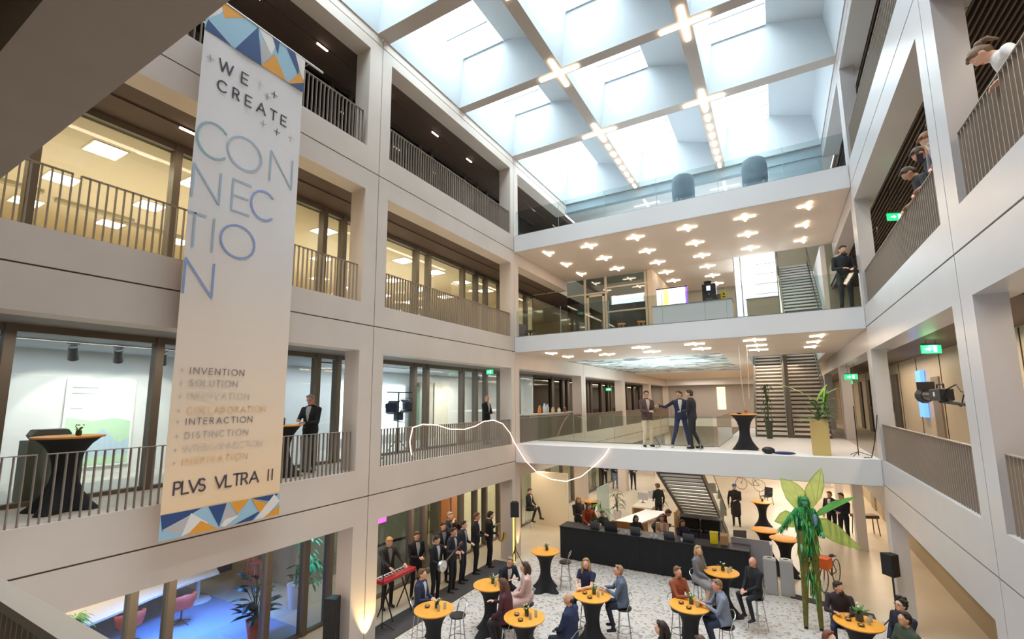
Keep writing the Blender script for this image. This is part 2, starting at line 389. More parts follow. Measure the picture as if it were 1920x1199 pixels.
# glass guards on the bridges
def guard(z, x0, x1, y, label, posts=(), h=1.0, gm=GLASS):
    r = tag(empty('glass_guard', (x0, y, z)), label, 'glass railing')
    m = MB(); m.box((0, -0.006, 0), (x1-x0, 0.006, h)); m.build('glass_pane', gm, r)
    m = MB(); m.box((0, -0.02, -0.02), (x1-x0, 0.02, 0.03)); m.build('base_channel', mat('steel', '9a9da0', 0.35, metal=0.8), r)
    for p in posts: m = MB(); m.box((p-x0-0.006, -0.012, 0), (p-x0+0.006, 0.012, h)); m.build('panel_joint', mat('glass edge', '8fa39f', 0.3), r)
guard(8.15, 0.05, W-0.05, 0.06, 'clear glass guard along the front of the second floor bridge', (1.9, 3.7, 5.5, 7.4, 9.2))
guard(12.16, 0.05, W-0.05, 0.06, 'clear glass guard along the front of the top bridge', (1.9, 3.7, 5.5, 7.4, 9.2))
guard(4.165, 0.05, 6.6, 1.75, 'greenish glass guard behind the three speakers on the first floor bridge', (1.6, 3.2, 4.9), gm=GLASSG)
r = tag(empty('glass_guard', (6.72, 1.8, 4.165)), 'greenish glass guard beside the rear void, running back to the stairs', 'glass railing')
m = MB(); m.box((-0.006, 0, 0), (0.006, 5.2, 1.0)); m.build('glass_pane', GLASSG, r)
m = MB(); m.box((-0.02, 0, -0.01), (0.02, 5.2, 0.03)); m.build('base_channel', mat('steel'), r)
# ================================================================ GLAZED FRONTS OF THE LEFT GALLERY
NW = [20]
def glazing(X, y0, y1, z0, z1, ys, mt=FRAME, gm=GLASS, mw=0.13, md=0.2):
    NW[0] += 1
    r = struct(empty('window_%d' % NW[0], (X, y0, z0)))
    m = MB(); m.box((-0.01, 0, 0.05), (0, y1-y0, z1-z0)); m.build('pane', gm, r)
    m = MB(); m.box((-0.06, 0, 0), (0.06, y1-y0, 0.07)); m.box((-0.07, 0, z1-z0-0.12), (0.07, y1-y0, z1-z0)); m.build('frame', mt, r)
    for y in ys:
        m = MB(); m.box((-0.12, y-y0-mw/2, 0), (md-0.1, y-y0+mw/2, z1-z0)); m.build('mullion', mt, r)
GX = -1.9
glazing(GX, -14, -7, F1, B2+.05, [-12.72, -10.7, -7.15])
glazing(GX, -7, 0, F1, B2+.05, [-6.5, -3.45, -2.82, -0.78])
glazing(GX, 0, 5, F1, B2+.05, [0.12, 0.85, 1.95, 3.6], FRAME)
glazing(GX, -14, -7, F2, B3, [-12.72, -10.7, -7.15])
glazing(GX, -7, 0, F2, B3, [-6.5, -3.45, -2.82, -0.78])
glazing(GX, 0, 5.2, F2, B3, [0.12, 0.85, 1.95, 2.6, 4.4], FRAMED)
glazing(GX, -14, -7, F3, B4, [-12.72, -10.7, -7.15], FRAMED, GLASSD)
glazing(GX, -7, 0, F3, B4, [-6.5, -3.45, -2.82, -0.78], FRAMED, GLASSD)
glazing(GX, 0, 5.2, F3, B4, [0.12, 0.85, 1.95, 3.6], FRAMED, GLASSD)
glazing(GX, -14, -7, G, B1+.05, [-12.7, -10.74, -10.13, -8.17, -7.2])
glazing(GX, -7, 0, G, B1+.05, [-6.5, -3.46, -2.82, -0.78])
glazing(GX, 0, 7, G, B1+.05, [0.1, 0.8, 1.85, 3.6, 5.2, 6.6])
glazing(GX, 7, 28, G, B1+.05, [8.3, 9.8, 12, 14.5, 17, 20, 23, 26])
glazing(GX, 5.2, 28, F1, B2+.05, [7.2, 8.6, 9.3, 11, 12.4, 13, 15, 16.4, 17, 19, 21, 23, 25], FRAMED, GLASSD, mw=0.3)
glazing(12.3, -14, -7, F1, B2, [-12.7, -10.5, -8.0, -7.4], FRAMED, GLASS)
# rooms behind: second floor office
OFF = mat('office ceiling'); CRE = mat('cream office wall', 'dccfb2', 0.7)
mb = MB(); mb.box((-12, -14.2, 10.88), (-1.98, 28, 11.0)); struct(mb.build('ceiling', OFF))
mb = MB(); mb.box((-12, -14.2, F2), (-2, -14.1, 10.88)); struct(mb.build('wall_near', CRE))
mb = MB(); mb.box((-5.0, -8.72, F2), (-2.05, -8.64, 10.88)); mb.box((-5.4, 5.22, F2), (-2.0, 5.3, 10.88)); struct(mb.build('wall_left', CRE))
first = None
for i, x in enumerate((-3.0, -5.35, -7.7, -10.0)):
    for j, y in enumerate((-13.2, -11.5, -9.8, -8.1, -6.3, -4.6, -2.9, -1.1, 0.7, 2.5)):
        lab = 'bright rectangular light panel in the beige ceiling of the second floor office'
        if first is None:
            first = tag(empty('ceiling_light', (x, y, 10.865)), lab, 'ceiling light', 'office ceiling light panels')
            m = MB(); m.box((-0.3, -0.26, 0), (0.3, 0.26, 0.012)); m.build('diffuser', mat('office light diffuser', 'fff6e4', em=7, emc='ffeccb'), first)
            m = MB(); m.box((-0.33, -0.29, 0.004), (0.33, 0.29, 0.014)); m.build('frame', OFF, first)
        else: dup(first, (x, y, 10.865), 0, lab, 'ceiling light', 'office ceiling light panels')
area('office_light', (-5, -10.5, 9.6), 5, 5, 40, NEU, (PI, 0, 0)); area('office_light', (-5, -3, 9.6), 5, 7, 55, NEU, (PI, 0, 0)); area('office_light', (-5, -10.5, 10.8), 5, 5, 70, WARM); area('office_light', (-5, -3, 10.8), 5, 7, 95, WARM)
area('office_light', (-4, 2.5, 10.8), 3, 4, 30, WARM)
first = None
for i, y in enumerate((-12.3, -10.4, -9.1)):
    t = tag(empty('ceiling_duct', (-6.5-0.3*i, y, 10.79)), ['air grille near the viewer in the office ceiling', 'air grille between light panels in the office ceiling', 'air grille beside the banner in the office ceiling'][i], 'vent')
    m = MB(); m.box((-0.08, -0.8, 0), (0.08, 0.8, 0.09)); m.build('grille', mat('vent grey', 'a49a84', 0.6), t)
# first floor exhibition room
WW = mat('white gallery wall', 'e6e6e6', 0.7)
mb = MB(); mb.box((-5.1, -14.2, F1), (-5.0, 5.2, B2)); mb.box((-5, -14.2, F1), (-1.98, -14.1, B2)); mb.box((-5, 5.2, F1), (-1.98, 5.28, B2)); struct(mb.build('wall_left', WW))
mb = MB(); mb.box((-5, -14.2, 6.93), (-1.98, 5.2, 6.99)); struct(mb.build('ceiling', mat('blue grey ceiling', 'a9b0bb', 0.7)))
mb = MB(); mb.box((-5, -14.1, F1), (-1.98, 5.2, F1+0.01)); struct(mb.build('floor', mat('light floor', 'c9c4bb', 0.4)))
area('room_light', (-3.6, -4, 6.88), 1.5, 6, 62, (0.86, 0.92, 1)); area('room_light', (-3.6, -11, 6.88), 1.5, 4, 26, (0.9, 0.95, 1)); area('room_light', (-3.6, 2, 6.88), 1.5, 3, 45, NEU)
def spotlamp(y, x=-3.0, z=6.93, lab='', aim=-1, lit=True, tilt=0.6, blue=False):
    t = tag(empty('track_spotlight', (x, y, z-0.13)), lab, 'spotlight')
    hm = mat('grey spotlight housing', '5d5c5c', 0.5) if not blue else mat('blue lit housing', '4d6ca0', 0.5)
    m = MB(); m.cyl((0, 0, 0.098), (0, 0, 0.0), 0.018); m.box((-0.03, -0.08, 0.07), (0.03, 0.08, 0.098)); m.build('bracket', hm, t)
    d = Vector((aim*math.sin(tilt), 0.25, -math.cos(tilt))).normalized()
    m = MB(); m.cyl(Vector((0, 0, 0.0))-d*0.04, d*0.24, 0.075, 0.085, 14); m.build('lamp_head', hm, t, smooth=True)
    if lit:
        l = bpy.data.lights.new('spot', 'SPOT'); l.energy = 55; l.color = (1, 0.93, 0.8); l.spot_size = 1.35; l.spot_blend = 0.25; l.shadow_soft_size = 0.05
        o = bpy.data.objects.new('spot', l); COL.objects.link(o); o.location = Vector((x, y, z-0.13))+d*0.3; o.rotation_euler = Vector((aim*0.9, 0.15, -0.75)).to_track_quat('-Z', 'Y').to_euler()
r = tag(MB().box((-3.02, -12.6, 6.9), (-2.98, -9.6, 6.929)).build('lighting_track', FRAMED), 'dark lighting track under the white room ceiling, left of the banner', 'track')
spotlamp(-11.63, lab='grey track spotlight, first from the left in the white exhibition room')
spotlamp(-10.94, lab='grey track spotlight, second from the left in the white exhibition room')
spotlamp(-10.16, lab='grey track spotlight, half hidden by the left edge of the banner')
r = tag(MB().box((-3.02, -6.3, 6.9), (-2.98, -2.5, 6.929)).build('lighting_track', FRAMED), 'dark lighting track beyond the film lights on the first floor', 'track')
spotlamp(-5.2, lab='blue-lit track spotlight left of the film light stand', lit=False, blue=True)
spotlamp(-4.3, lab='blue-lit track spotlight above the film light stand', lit=False, blue=True)
spotlamp(0.6, x=-2.9, lab='small black track spotlight left of the green exit sign on the first floor')
spotlamp(1.8, x=-2.9, lab='small black track spotlight above the bald man on the first floor')
# poster on the exhibition wall
t = tag(empty('exhibition_poster', (-4.97, -11.1, 4.35)), 'white exhibition panel with pale green landscape left of the banner', 'poster')
m = MB(); m.box((0, 0, 0), (0.04, 1.25, 1.95)); m.build('panel', mat('white panel', 'f0f2f0', 0.6), t)
m = MB(); m.mi = 0; m.prism([(0.05, 0.05), (1.2, 0.05), (1.2, 1.0), (0.9, 1.08), (0.5, 1.02), (0.05, 1.12)], 'x', 0.042, 0.05)
m.mi = 1; m.prism([(0.05, 0.35), (0.25, 0.75), (0.45, 0.6), (0.7, 0.85), (1.0, 0.5), (1.2, 0.62), (1.2, 0.25), (0.05, 0.2)], 'x', 0.051, 0.055)
m.build('landscape_print', [mat('pale green print', 'bfe0bf', 0.7), mat('pale blue print', 'b9cfe0', 0.7)], t)
m = MB()
for k, (a, b) in enumerate(((0.1, 0.55), (0.1, 0.48), (0.1, 0.3))): m.box((0.042, a, 1.75-0.13*k-(0.2 if k == 2 else 0)), (0.046, b, 1.78-0.13*k-(0.2 if k == 2 else 0)))
m.build('text_lines', mat('light grey print', 'a9b0b0', 0.7), t)
# projection screens
SCR = mat('projected image', 'e9f2f4', em=1.6, emc='dceef5')
tag(MB().box((-4.96, -2.0, 4.5), (-4.92, -0.62, 6.4)).build('projection_screen', SCR), 'large bright projection screen behind the film lights, first floor', 'screen')
tag(MB().box((-4.96, -4.05, 4.5), (-4.92, -2.6, 6.45)).build('projection_screen', SCR), 'large bright projection screen right of the man in glasses, first floor', 'screen')
tag(MB().prism([(-3.7, F1), (-3.3, F1), (-3.45, 5.65), (-3.7, 5.65)], 'x', -4.6, -4.5).build('display_board', mat('dark blue board', '33435c', 0.5)), 'dark leaning board in front of the projection screen', 'board')
for y0, y1, c in ((0.2, 1.1, 'b9b4aa'), (1.2, 2.2, 'd9d4c8')):
    tag(MB().box((-4.9, y0, F1), (-4.86, y1, 6.6)).build('curtain', mat('curtain '+c, c, 0.9)), 'pale hanging curtain behind the glass, %s' % ('nearer the screen' if y0 < 1 else 'nearer the bald man'), 'curtain')
tag(MB().box((-4.9, -0.4, F1+.01), (-4.8, 0.15, 6.4)).build('wall_panel', mat('green chalk panel', '6f8f80', 0.6)), 'muted green panel to the right of the projection screen', 'panel')
# third floor: dark rooms, plus ground floor rooms
mb = MB(); mb.box((-5.1, -14.1, F3), (-5, 12, B4+.2)); struct(mb.build('wall_left', mat('dusky wall', '5c5a58', 0.8)))
CUR = mat('green grey wall', '7d8270', 0.8)
mb = MB(); mb.box((-8.1, -14, G), (-8, 0.2, B1+.2)); struct(mb.build('wall_left', mat('mauve wall', '77707a', 0.8)))
mb = MB(); mb.box((-8, -5.5, G), (-4.6, -5.4, B1+.2)); struct(mb.build('wall_left', mat('beige room wall', 'b3a58c', 0.8)))
mb = MB(); mb.box((-4.6, -5.4, G), (-4.5, 1.2, B1+.2)); struct(mb.build('wall_left', CUR))
mb = MB(); mb.box((-4.6, 1.2, G), (-4.5, 28, B1+.2)); struct(mb.build('wall_left', mat('warm cream wall', 'e2d5b0', 0.8)))
mb = MB(); mb.box((-8, -14, G), (-1.96, -7, G+.01)); struct(mb.build('floor', mat('blue grey room floor', '8a8fa8', 0.4)))
area('room_light', (-4.2, -8.6, 2.85), .5, 2.2, 95, (0.10, 0.32, 1.0), spread=1.7)
area('room_light', (-6.4, -10.5, 2.85), 1.2, 3.5, 45, WARM); area('room_light', (-3.2, -4, 2.85), 1.5, 5, 26, NEU); area('room_light', (-3.2, 3.5, 2.85), 1.5, 5, 70, NEU)
tag(MB().prism([(0.7, G), (1.25, G), (1.25, 2.9), (0.7, 2.9)], 'x', -4.1, -4.0).build('curtain', mat('orange curtain', 'c9752f', 0.8)), 'orange curtain panel behind the ground floor glass, left one', 'curtain')
tag(MB().prism([(1.4, G), (2.0, G), (2.0, 2.9), (1.4, 2.9)], 'x', -4.1, -4.0).build('curtain', mat('orange curtain')), 'rust orange curtain panel behind the ground floor glass, right one', 'curtain')
tag(MB().box((-2.4, -4.75, 2.1), (-2.2, -4.2, 2.55)).box((-2.32, -4.5, 2.55), (-2.28, -4.46, B1+.25)).build('monitor', mat('pink screen', 'e85ab8', em=1.2, emc='e85ab8')), 'small bright pink screen above the keyboard player', 'screen')
pts = [(-2.2-0.5*math.sin(PI*i/12), -5.6+3.6*i/12) for i in range(13)]
m = MB()
for i in range(12):
    a, b = pts[i], pts[i+1]; m.add([(a[0], a[1], G), (b[0], b[1], G), (b[0], b[1], 1.25), (a[0], a[1], 1.25), (a[0]-.05, a[1], G), (b[0]-.05, b[1], G), (b[0]-.05, b[1], 1.25), (a[0]-.05, a[1], 1.25)], [(0, 1, 2, 3), (7, 6, 5, 4), (3, 2, 6, 7)])
o = m.build('curved_counter', mat('grey counter', '9a948c', 0.6)); tag(o, 'grey curved counter behind the band, ground floor', 'counter')
m = MB(); m.tube([(p[0], p[1], 1.28) for p in pts], 0.045); m.build('counter_rim', BLACK, o)
# ================================================================ EXIT SIGNS
EX = mat('green exit sign', '1fbf6a', em=0.9, emc='22d377'); EXW = mat('exit pictogram', 'd8ffe8', em=1.5, emc='d8ffe8')
def exitsign(loc, rz, lab, s_=1.0):
    top = min([h for h in (B2+.05, B3, B4) if h > loc[2]]+[99])
    if loc[0] > 10 and loc[2] > B2: top = (B3 if loc[2] < B3 else B4)+0.06
    if loc[0] < 11.2 and loc[0] > 10: top = 7.555
    t = tag(empty('exit_sign', loc, rz), lab, 'exit sign')
    m = MB(); m.box((-0.2*s_, -0.02, -0.09*s_), (0.2*s_, 0.02, 0.09*s_)); m.build('light_box', EX, t)
    m = MB(); m.cyl((-0.1*s_, 0, 0.12*s_), (-0.1*s_, 0, top-loc[2]), 0.006, n=5); m.cyl((0.1*s_, 0, 0.12*s_), (0.1*s_, 0, top-loc[2]), 0.006, n=5); m.build('hanger', FRAMED, t)
    m = MB(); m.box((-0.2*s_, -0.025, 0.092*s_), (0.2*s_, 0.025, 0.12*s_)); m.build('housing', mat('sign housing', '3a6b50', 0.5), t)
    m = MB()
    for sy in (-0.023, 0.023):
        m.prism([(-.13*s_, -.015*s_), (-.06*s_, -.015*s_), (-.06*s_, -.045*s_), (0.0, 0), (-.06*s_, .045*s_), (-.06*s_, .015*s_), (-.13*s_, .015*s_)], 'y', sy-.002, sy+.002)
        m.box((.04*s_, sy-.002, -.06*s_), (.1*s_, sy+.002, .06*s_))
    m.build('arrow_pictogram', EXW, t)
exitsign((11.55, -1.8, 6.78), 0.45, 'green exit sign hanging in the right gallery above the video camera, first floor')
exitsign((-1.0, -0.2, 6.86), -0.3, 'green exit sign above the bald man on the left gallery, first floor', 0.9)
exitsign((-1.0, 0.9, 10.75), -0.3, 'green exit sign at the end of the left gallery, second floor', 0.8)
exitsign((-1.0, 0.9, 14.6), -0.3, 'green exit sign at the end of the left gallery, third floor', 0.8)
exitsign((11.4, 3.0, 6.66), 0.2, 'green exit sign behind the corner column on the right, first floor', 0.8)
exitsign((10.9, 5.4, 6.5), 0.2, 'green exit sign left of the tan column behind the bridge, first floor')
exitsign((11.5, 12, 6.5), 0.1, 'small green exit sign farthest back on the right, first floor')
exitsign((11.5, -.5, 10.3), 0.4, 'green exit sign under the slatted ceiling beside the leaning spectators')
exitsign((11.5, 2.2, 9.35), 0.2, 'small green sign behind the legs of the standing photographer', 0.7)
exitsign((-1.0, 14.0, 6.45), 0, 'tiny green exit sign in the far left gallery past the bridge', 0.9)
# ================================================================ CROSS LAMPS
def cross(loc, arms, lab, grp, L=0.31, w_=0.05, copy=[None]):
    t = tag(empty('cross_lamp', loc), lab or 'x', 'ceiling lamp', grp)
    for (dx, dy) in arms:
        m = MB(); a = 0.05
        if dx: m.box((dx*a, -w_/2, -0.04), (dx*L, w_/2, 0))
        else: m.box((-w_/2, dy*a, -0.04), (w_/2, dy*L, 0))
        m.build('light_bar', LAMP, t)
    m = MB(); m.cyl((0, 0, -.02), (0, 0, 0.0), 0.045); m.build('hub', WHITE, t)
    return t
A4 = [(1, 0), (-1, 0), (0, 1), (0, -1)]
p3 = cross((0, 0, 0), A4, '', ''); used = False
pl = cross((0, 0, 0), A4[:1]+A4[2:], '', ''); pr = cross((0, 0, 0), A4[1:], '', ''); first_edge = {0: True, 5: True}
def edge(i, loc, lab, grp):
    src = pl if i == 0 else pr
    if first_edge[i]: first_edge[i] = False; src.location = loc; tag(src, lab, 'ceiling lamp', grp)
    else: dup(src, loc, 0, lab, 'ceiling lamp', grp)
words = ['front row', 'second row', 'third row', 'fourth row', 'fifth row', 'rearmost row']
pos = ['leftmost', 'second from left', 'third from left', 'fourth from left', 'fifth from left', 'rightmost']
for i in range(6):
    for j in range(6):
        x = 1.05+1.75*i; y = 0.78+1.72*j
        if j > 2 and not (2 <= i <= 4): continue
        lab = 'cross-shaped lamp under the top bridge, %s, %s' % (words[j], pos[i])
        if i in (0, 5): edge(i, (x, y, 11.5), lab, 'cross lamps under the top bridge')
        elif not used: p3.location = (x, y, 11.5); tag(p3, lab, None, 'cross lamps under the top bridge'); used = True
        else: dup(p3, (x, y, 11.5), 0, lab, 'ceiling lamp', 'cross lamps under the top bridge')
for i in range(6):
    for j in range(3):
        x = 1.05+1.75*i; y = 0.85+1.6*j
        lab = 'cross-shaped lamp under the second floor bridge, %s, %s' % (words[j], pos[i])
        if i < 5 and j == 2 and i < 4: continue
        if i in (0, 5): edge(i, (x, y, 7.555), lab, 'cross lamps under the second floor bridge'); continue
        dup(p3, (x, y, 7.555), 0, lab, 'ceiling lamp', 'cross lamps under the second floor bridge')
# lamps on the roof beams crossings and the row of lamps towards the end wall
for xi, x in enumerate((3.57, 7.14)):
    for yi, y in enumerate((-7.02, -3.45, 0.1)):
        lab = 'cross of four bright bars on the %s roof beam, %s' % (['left', 'right'][xi], ['nearest crossing', 'middle crossing', 'crossing above the bridge'][yi])
        t = cross((x, y, ZR-0.004), A4, lab, 'cross lamps on the roof grid', L=0.62, w_=0.11)
    for k in range(7):
        t = tag(empty('roof_bar_lamp', (x, 1.15+0.62*k, ZR-0.003)), 'bar lamp on the %s roof beam towards the end wall, %s' % (['left', 'right'][xi], ['first', 'second', 'third', 'fourth', 'fifth', 'sixth', 'last'][k]), 'ceiling lamp', 'bar lamps on the roof beams')
        m = MB(); m.box((-0.05, -0.17, -0.05), (0.05, 0.17, 0)); m.build('light_bar', LAMP, t)
        m = MB(); m.box((-0.06, -0.18, -0.012), (0.06, 0.18, -0.001)); m.build('base_plate', WHITE, t)
# gallery track lamps in the dark soffits at left
for k, (y, z, s2) in enumerate(((-9.9, B4, 'third'), (-8.1, B4, 'third'), (-5.9, B4, 'third'), (-3.6, B4, 'third'), (-1.6, B4, 'third'), (-10.9, B3, 'second'), (-9.2, B3, 'second'))):
    t = tag(empty('soffit_lamp', (-1.02, y, z)), 'slim soffit lamp of the %s floor left gallery, %s' % (s2, ['above the banner rod', 'left of the first column', 'right of the first column', 'mid bay', 'near the corner column', 'left of the banner', 'behind the banner'][k]), 'ceiling lamp')
    m = MB(); m.box((-0.02, -0.16, -0.06), (0.02, 0.16, -0.031)); m.build('light_bar', mat('small lamp', 'fff0dd', em=4, emc='ffe6cc'), t)
    m = MB(); m.box((-0.03, -0.2, -0.031), (0.03, 0.2, -0.03)); m.build('housing', BLACK, t)
# ================================================================ BANNER
BX = 0.30; BY0, BY1, BZ0, BZ1 = -11.37, -9.45, 3.68, 12.98
ban = tag(empty('hanging_banner', (BX, BY0, BZ0)), 'tall pale banner reading WE CREATE CONNECTION, with coloured triangle bands at top and bottom', 'banner')
bw, bh = BY1-BY0, BZ1-BZ0
m = MB(); N = 10; zs = [0, .4, 1.2, 2.2, 3.2, 4.2, 5.4, 6.5, 7.6, 8.5, 9.3]
v = []; f = []
for z in zs:
    for i in range(N+1):
        v.append((0.006*math.sin(i*1.1+z*.8), bw*i/N, z))
for j in range(len(zs)-1):
    for i in range(N): a = j*(N+1)+i; f.append((a, a+1, a+N+2, a+N+1))
nv = len(v); v2 = [(p[0]-0.004, p[1], p[2]) for p in v]; m.add(v+v2, f+[tuple(nv+i for i in reversed(q)) for q in f])
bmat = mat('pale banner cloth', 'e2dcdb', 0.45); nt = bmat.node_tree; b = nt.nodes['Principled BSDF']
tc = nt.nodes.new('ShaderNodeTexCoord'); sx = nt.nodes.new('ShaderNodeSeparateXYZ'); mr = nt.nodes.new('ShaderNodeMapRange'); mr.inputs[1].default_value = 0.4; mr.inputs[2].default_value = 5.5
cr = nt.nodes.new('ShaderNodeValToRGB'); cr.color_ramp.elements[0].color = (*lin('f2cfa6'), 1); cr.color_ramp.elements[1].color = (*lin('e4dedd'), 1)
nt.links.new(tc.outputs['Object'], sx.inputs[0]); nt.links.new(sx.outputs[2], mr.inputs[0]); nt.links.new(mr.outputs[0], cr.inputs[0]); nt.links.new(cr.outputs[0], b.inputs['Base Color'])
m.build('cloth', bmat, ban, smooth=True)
NV, LB, OR, WHI, GY = mat('navy print', '2f4a7c', .5), mat('light blue print', '9cbfd2', .5), mat('orange print', 'e39a33', .5), mat('off white print', 'e3dcd6', .5), mat('warm grey print', 'b9b3b2', .5)
TD = [0]
def tri(mb, mi, *p, d=0.009):
    TD[0] = TD[0]+1 if mb.v else 0; d = .009+.0007*TD[0]
    mb.mi = mi; q = [(a*bw, c) for a, c in p]; mb.prism(q, 'x', d, d+0.002)
m = MB(); T = 9.30; B_ = 8.56
for mi, p in ((1, [(0, B_), (1, B_), (1, T), (0, T)]),): tri(m, mi, *p)
for mi, p in ((0, [(0, B_), (0.02, 8.78), (0.24, B_)]), (3, [(0.02, 8.8), (0.12, 9.05), (0.17, T), (0.0, T)]), (2, [(0.1, T), (0.16, 9.02), (0.34, T)]), (0, [(0.27, B_), (0.47, T), (0.53, B_)]),
              (3, [(0.47, T), (0.62, 8.9), (0.68, T)]), (4, [(0.53, B_), (0.50, 9.1), (0.63, 8.92)]), (2, [(0.53, B_), (0.66, 8.98), (0.80, B_)]), (0, [(0.62, T), (0.69, 9.03), (0.7, T)]),
              (0, [(0.78, 9.3), (0.93, 8.88), (0.93, T)]), (3, [(0.88, T), (0.97, 8.85), (1, 8.85), (1, T)]), (2, [(0.82, B_), (0.95, 8.95), (1, 8.8), (1, B_+.05)]), (0, [(0.84, B_), (1, 8.78), (1, B_)])):
    tri(m, mi, *p, d=0.012)
for p in ([(0.12, B_), (0.16, B_), (0.2, T), (0.18, T)], [(0.72, B_+.1), (0.74, B_+.05), (0.68, T), (0.66, T)], [(0.95, B_), (0.97, B_), (0.93, T), (0.915, T)]): pass
m.build('top_pattern', [NV, LB, OR, WHI, GY], ban)
m = MB(); T = 0.38
tri(m, 1, (0, 0), (1, 0), (1, T), (0, T))
for mi, p in ((0, [(0, T), (0.3, T), (0.02, 0.14)]), (4, [(0.02, 0.16), (0.24, 0.32), (0.2, 0.0)]), (3, [(0.22, 0.33), (0.36, 0.12), (0.16, 0)]), (2, [(0.2, 0.0), (0.3, 0.18), (0.44, 0.0)]), (0, [(0.35, T), (0.5, T), (0.45, 0.02)]),
              (4, [(0.5, T), (0.47, 0.04), (0.6, 0.14)]), (2, [(0.53, T), (0.7, T), (0.6, 0.16)]), (3, [(0.46, 0.02), (0.5, 0.12), (0.62, 0.14), (0.5, 0)]), (0, [(0.58, 0), (0.82, 0.14), (0.74, 0)]),
              (2, [(0.72, T), (0.9, 0.22), (0.82, 0.06)]), (0, [(0.72, T), (0.98, T), (0.92, 0.26)]), (3, [(0.76, 0), (0.94, T), (1, 0.24), (0.86, 0)]), (2, [(0.84, 0), (1, 0.16), (1, 0)])):
    tri(m, mi, *p, d=0.012)
m.build('bottom_pattern', [NV, LB, OR, WHI, GY], ban)
def arc(cx, cy, rx, ry, a0, a1, n=14): return [(cx+rx*math.cos(math.radians(a0+(a1-a0)*i/n)), cy+ry*math.sin(math.radians(a0+(a1-a0)*i/n))) for i in range(n+1)]
GL = {'A': ([[(0, 0), (.5, 1), (1, 0)], [(.2, .35), (.8, .35)]], .85), 'B': ([[(0, 0), (0, 1), (.4, 1)]+arc(.4, .76, .3, .24, 90, -90, 8)+[(0, .52)], arc(.4, .26, .36, .26, 90, -90, 8)+[(0, 0)]], .7),
      'C': ([arc(.5, .5, .5, .5, 45, 315)], .85), 'D': ([[(0, 0), (0, 1), (.3, 1)]+arc(.3, .5, .5, .5, 90, -90, 10)+[(0, 0)]], .8), 'E': ([[(.9, 0), (0, 0), (0, 1), (.9, 1)], [(0, .5), (.8, .5)]], .6),
      'I': ([[(0, 0), (0, 1)]], .12), 'L': ([[(0, 1), (0, 0), (.9, 0)]], .55), 'N': ([[(0, 0), (0, 1), (1, 0), (1, 1)]], .75), 'O': ([arc(.5, .5, .5, .5, 0, 360, 22)], 1.0),
      'P': ([[(0, 0), (0, 1), (.4, 1)]+arc(.4, .74, .35, .26, 90, -90, 8)+[(0, .48)]], .65), 'R': ([[(0, 0), (0, 1), (.4, 1)]+arc(.4, .74, .35, .26, 90, -90, 8)+[(0, .48)], [(.4, .48), (.85, 0)]], .65),
      'S': ([arc(.45, .75, .38, .25, 30, 260, 8)+arc(.45, .25, .42, .25, 80, -150, 8)], .6), 'T': ([[(0, 1), (1, 1)], [(.5, 1), (.5, 0)]], .65), 'U': ([[(0, 1), (0, .35)]+arc(.45, .35, .45, .35, 180, 360, 8)+[(.9, 1)]], .7),
      'V': ([[(0, 1), (.5, 0), (1, 1)]], .8), 'W': ([[(0, 1), (.25, 0), (.5, 1), (.75, 0), (1, 1)]], 1.1), '+': ([[(0, .5), (1, .5)], [(.5, 0), (.5, 1)]], .9), ' ': ([], .5), 'Q': ([arc(.5, .5, .5, .5, 0, 360, 22), [(.6, .3), (1, -.05)]], 1)}
def ribbon(mb, pts, w_, d):
    for a, b in zip(pts, pts[1:]):
        d += .00035 if d < .0165 else -.006
        a = Vector((0, *a)); b = Vector((0, *b)); t = (b-a)
        if t.length < 1e-5: continue
        t.normalize(); n_ = Vector((0, -t.z, t.y))*w_/2; e_ = t*w_*0.35
        P = [a-e_-n_, b+e_-n_, b+e_+n_, a-e_+n_]
        mb.add([(d, p.y, p.z) for p in P]+[(d+.002, p.y, p.z) for p in P], [(4, 5, 6, 7), (0, 3, 2, 1)])
def text(s_, y, z, h, width, wt, m_, name, d=0.010):
    tot = sum(GL[c][1] for c in s_); g = (width/h-tot)/max(1, len(s_)-1); x = 0; mb = MB(); sep = 1 < len(s_) <= 5
    for c in s_:
        st, wd = GL[c]
        for poly in st: ribbon(mb, [(y+(x+p[0]*wd*(1 if c != 'E' and c != 'L' else 1))*h, z+p[1]*h) for p in poly], wt, d)
        x += wd+g
        if sep: mb.build('letter', m_, ban); mb = MB()
    return None if sep else mb.build(name, m_, ban)
DKP = mat('dark plum lettering', '4a3f4c', .6); MID = mat('grey lettering', 'b5aaa8', .6); BLU = mat('steel blue lettering', 'a9b9c8', .6); BLU2 = mat('blue lettering', '8aa0d0', .6); TEAL = mat('teal lettering', '8fb4bb', .6)
YO = -BY0; ZO = -BZ0
text('WE', -11.09+YO, 11.66+ZO, .21, .52, .028, DKP, 'lettering')
text('CREATE', -11.09+YO, 11.27+ZO, .2, 1.32, .028, DKP, 'lettering')
text('C', -11.34+YO, 9.97+ZO, .64, .5, .032, TEAL, 'lettering'); text('O', -10.84+YO, 10.0+ZO, .62, .62, .032, BLU, 'lettering'); text('N', -10.04+YO, 10.02+ZO, .6, .48, .032, BLU, 'lettering')
text('N', -11.34+YO, 9.18+ZO, .57, .48, .032, BLU, 'lettering'); text('E', -10.70+YO, 9.17+ZO, .58, .28, .032, BLU, 'lettering'); text('C', -10.36+YO, 9.18+ZO, .57, .5, .032, BLU2, 'lettering')
q = MB(); ribbon(q, [(-11.37+YO, 8.90+ZO), (-11.1+YO, 8.90+ZO)], .032, .010); ribbon(q, [(-11.26+YO, 8.9+ZO), (-11.26+YO, 8.32+ZO)], .032, .010); q.build('lettering', BLU, ban); text('I', -10.96+YO, 8.32+ZO, .58, .03, .032, BLU, 'lettering'); text('O', -10.84+YO, 8.32+ZO, .6, .6, .032, BLU2, 'lettering')
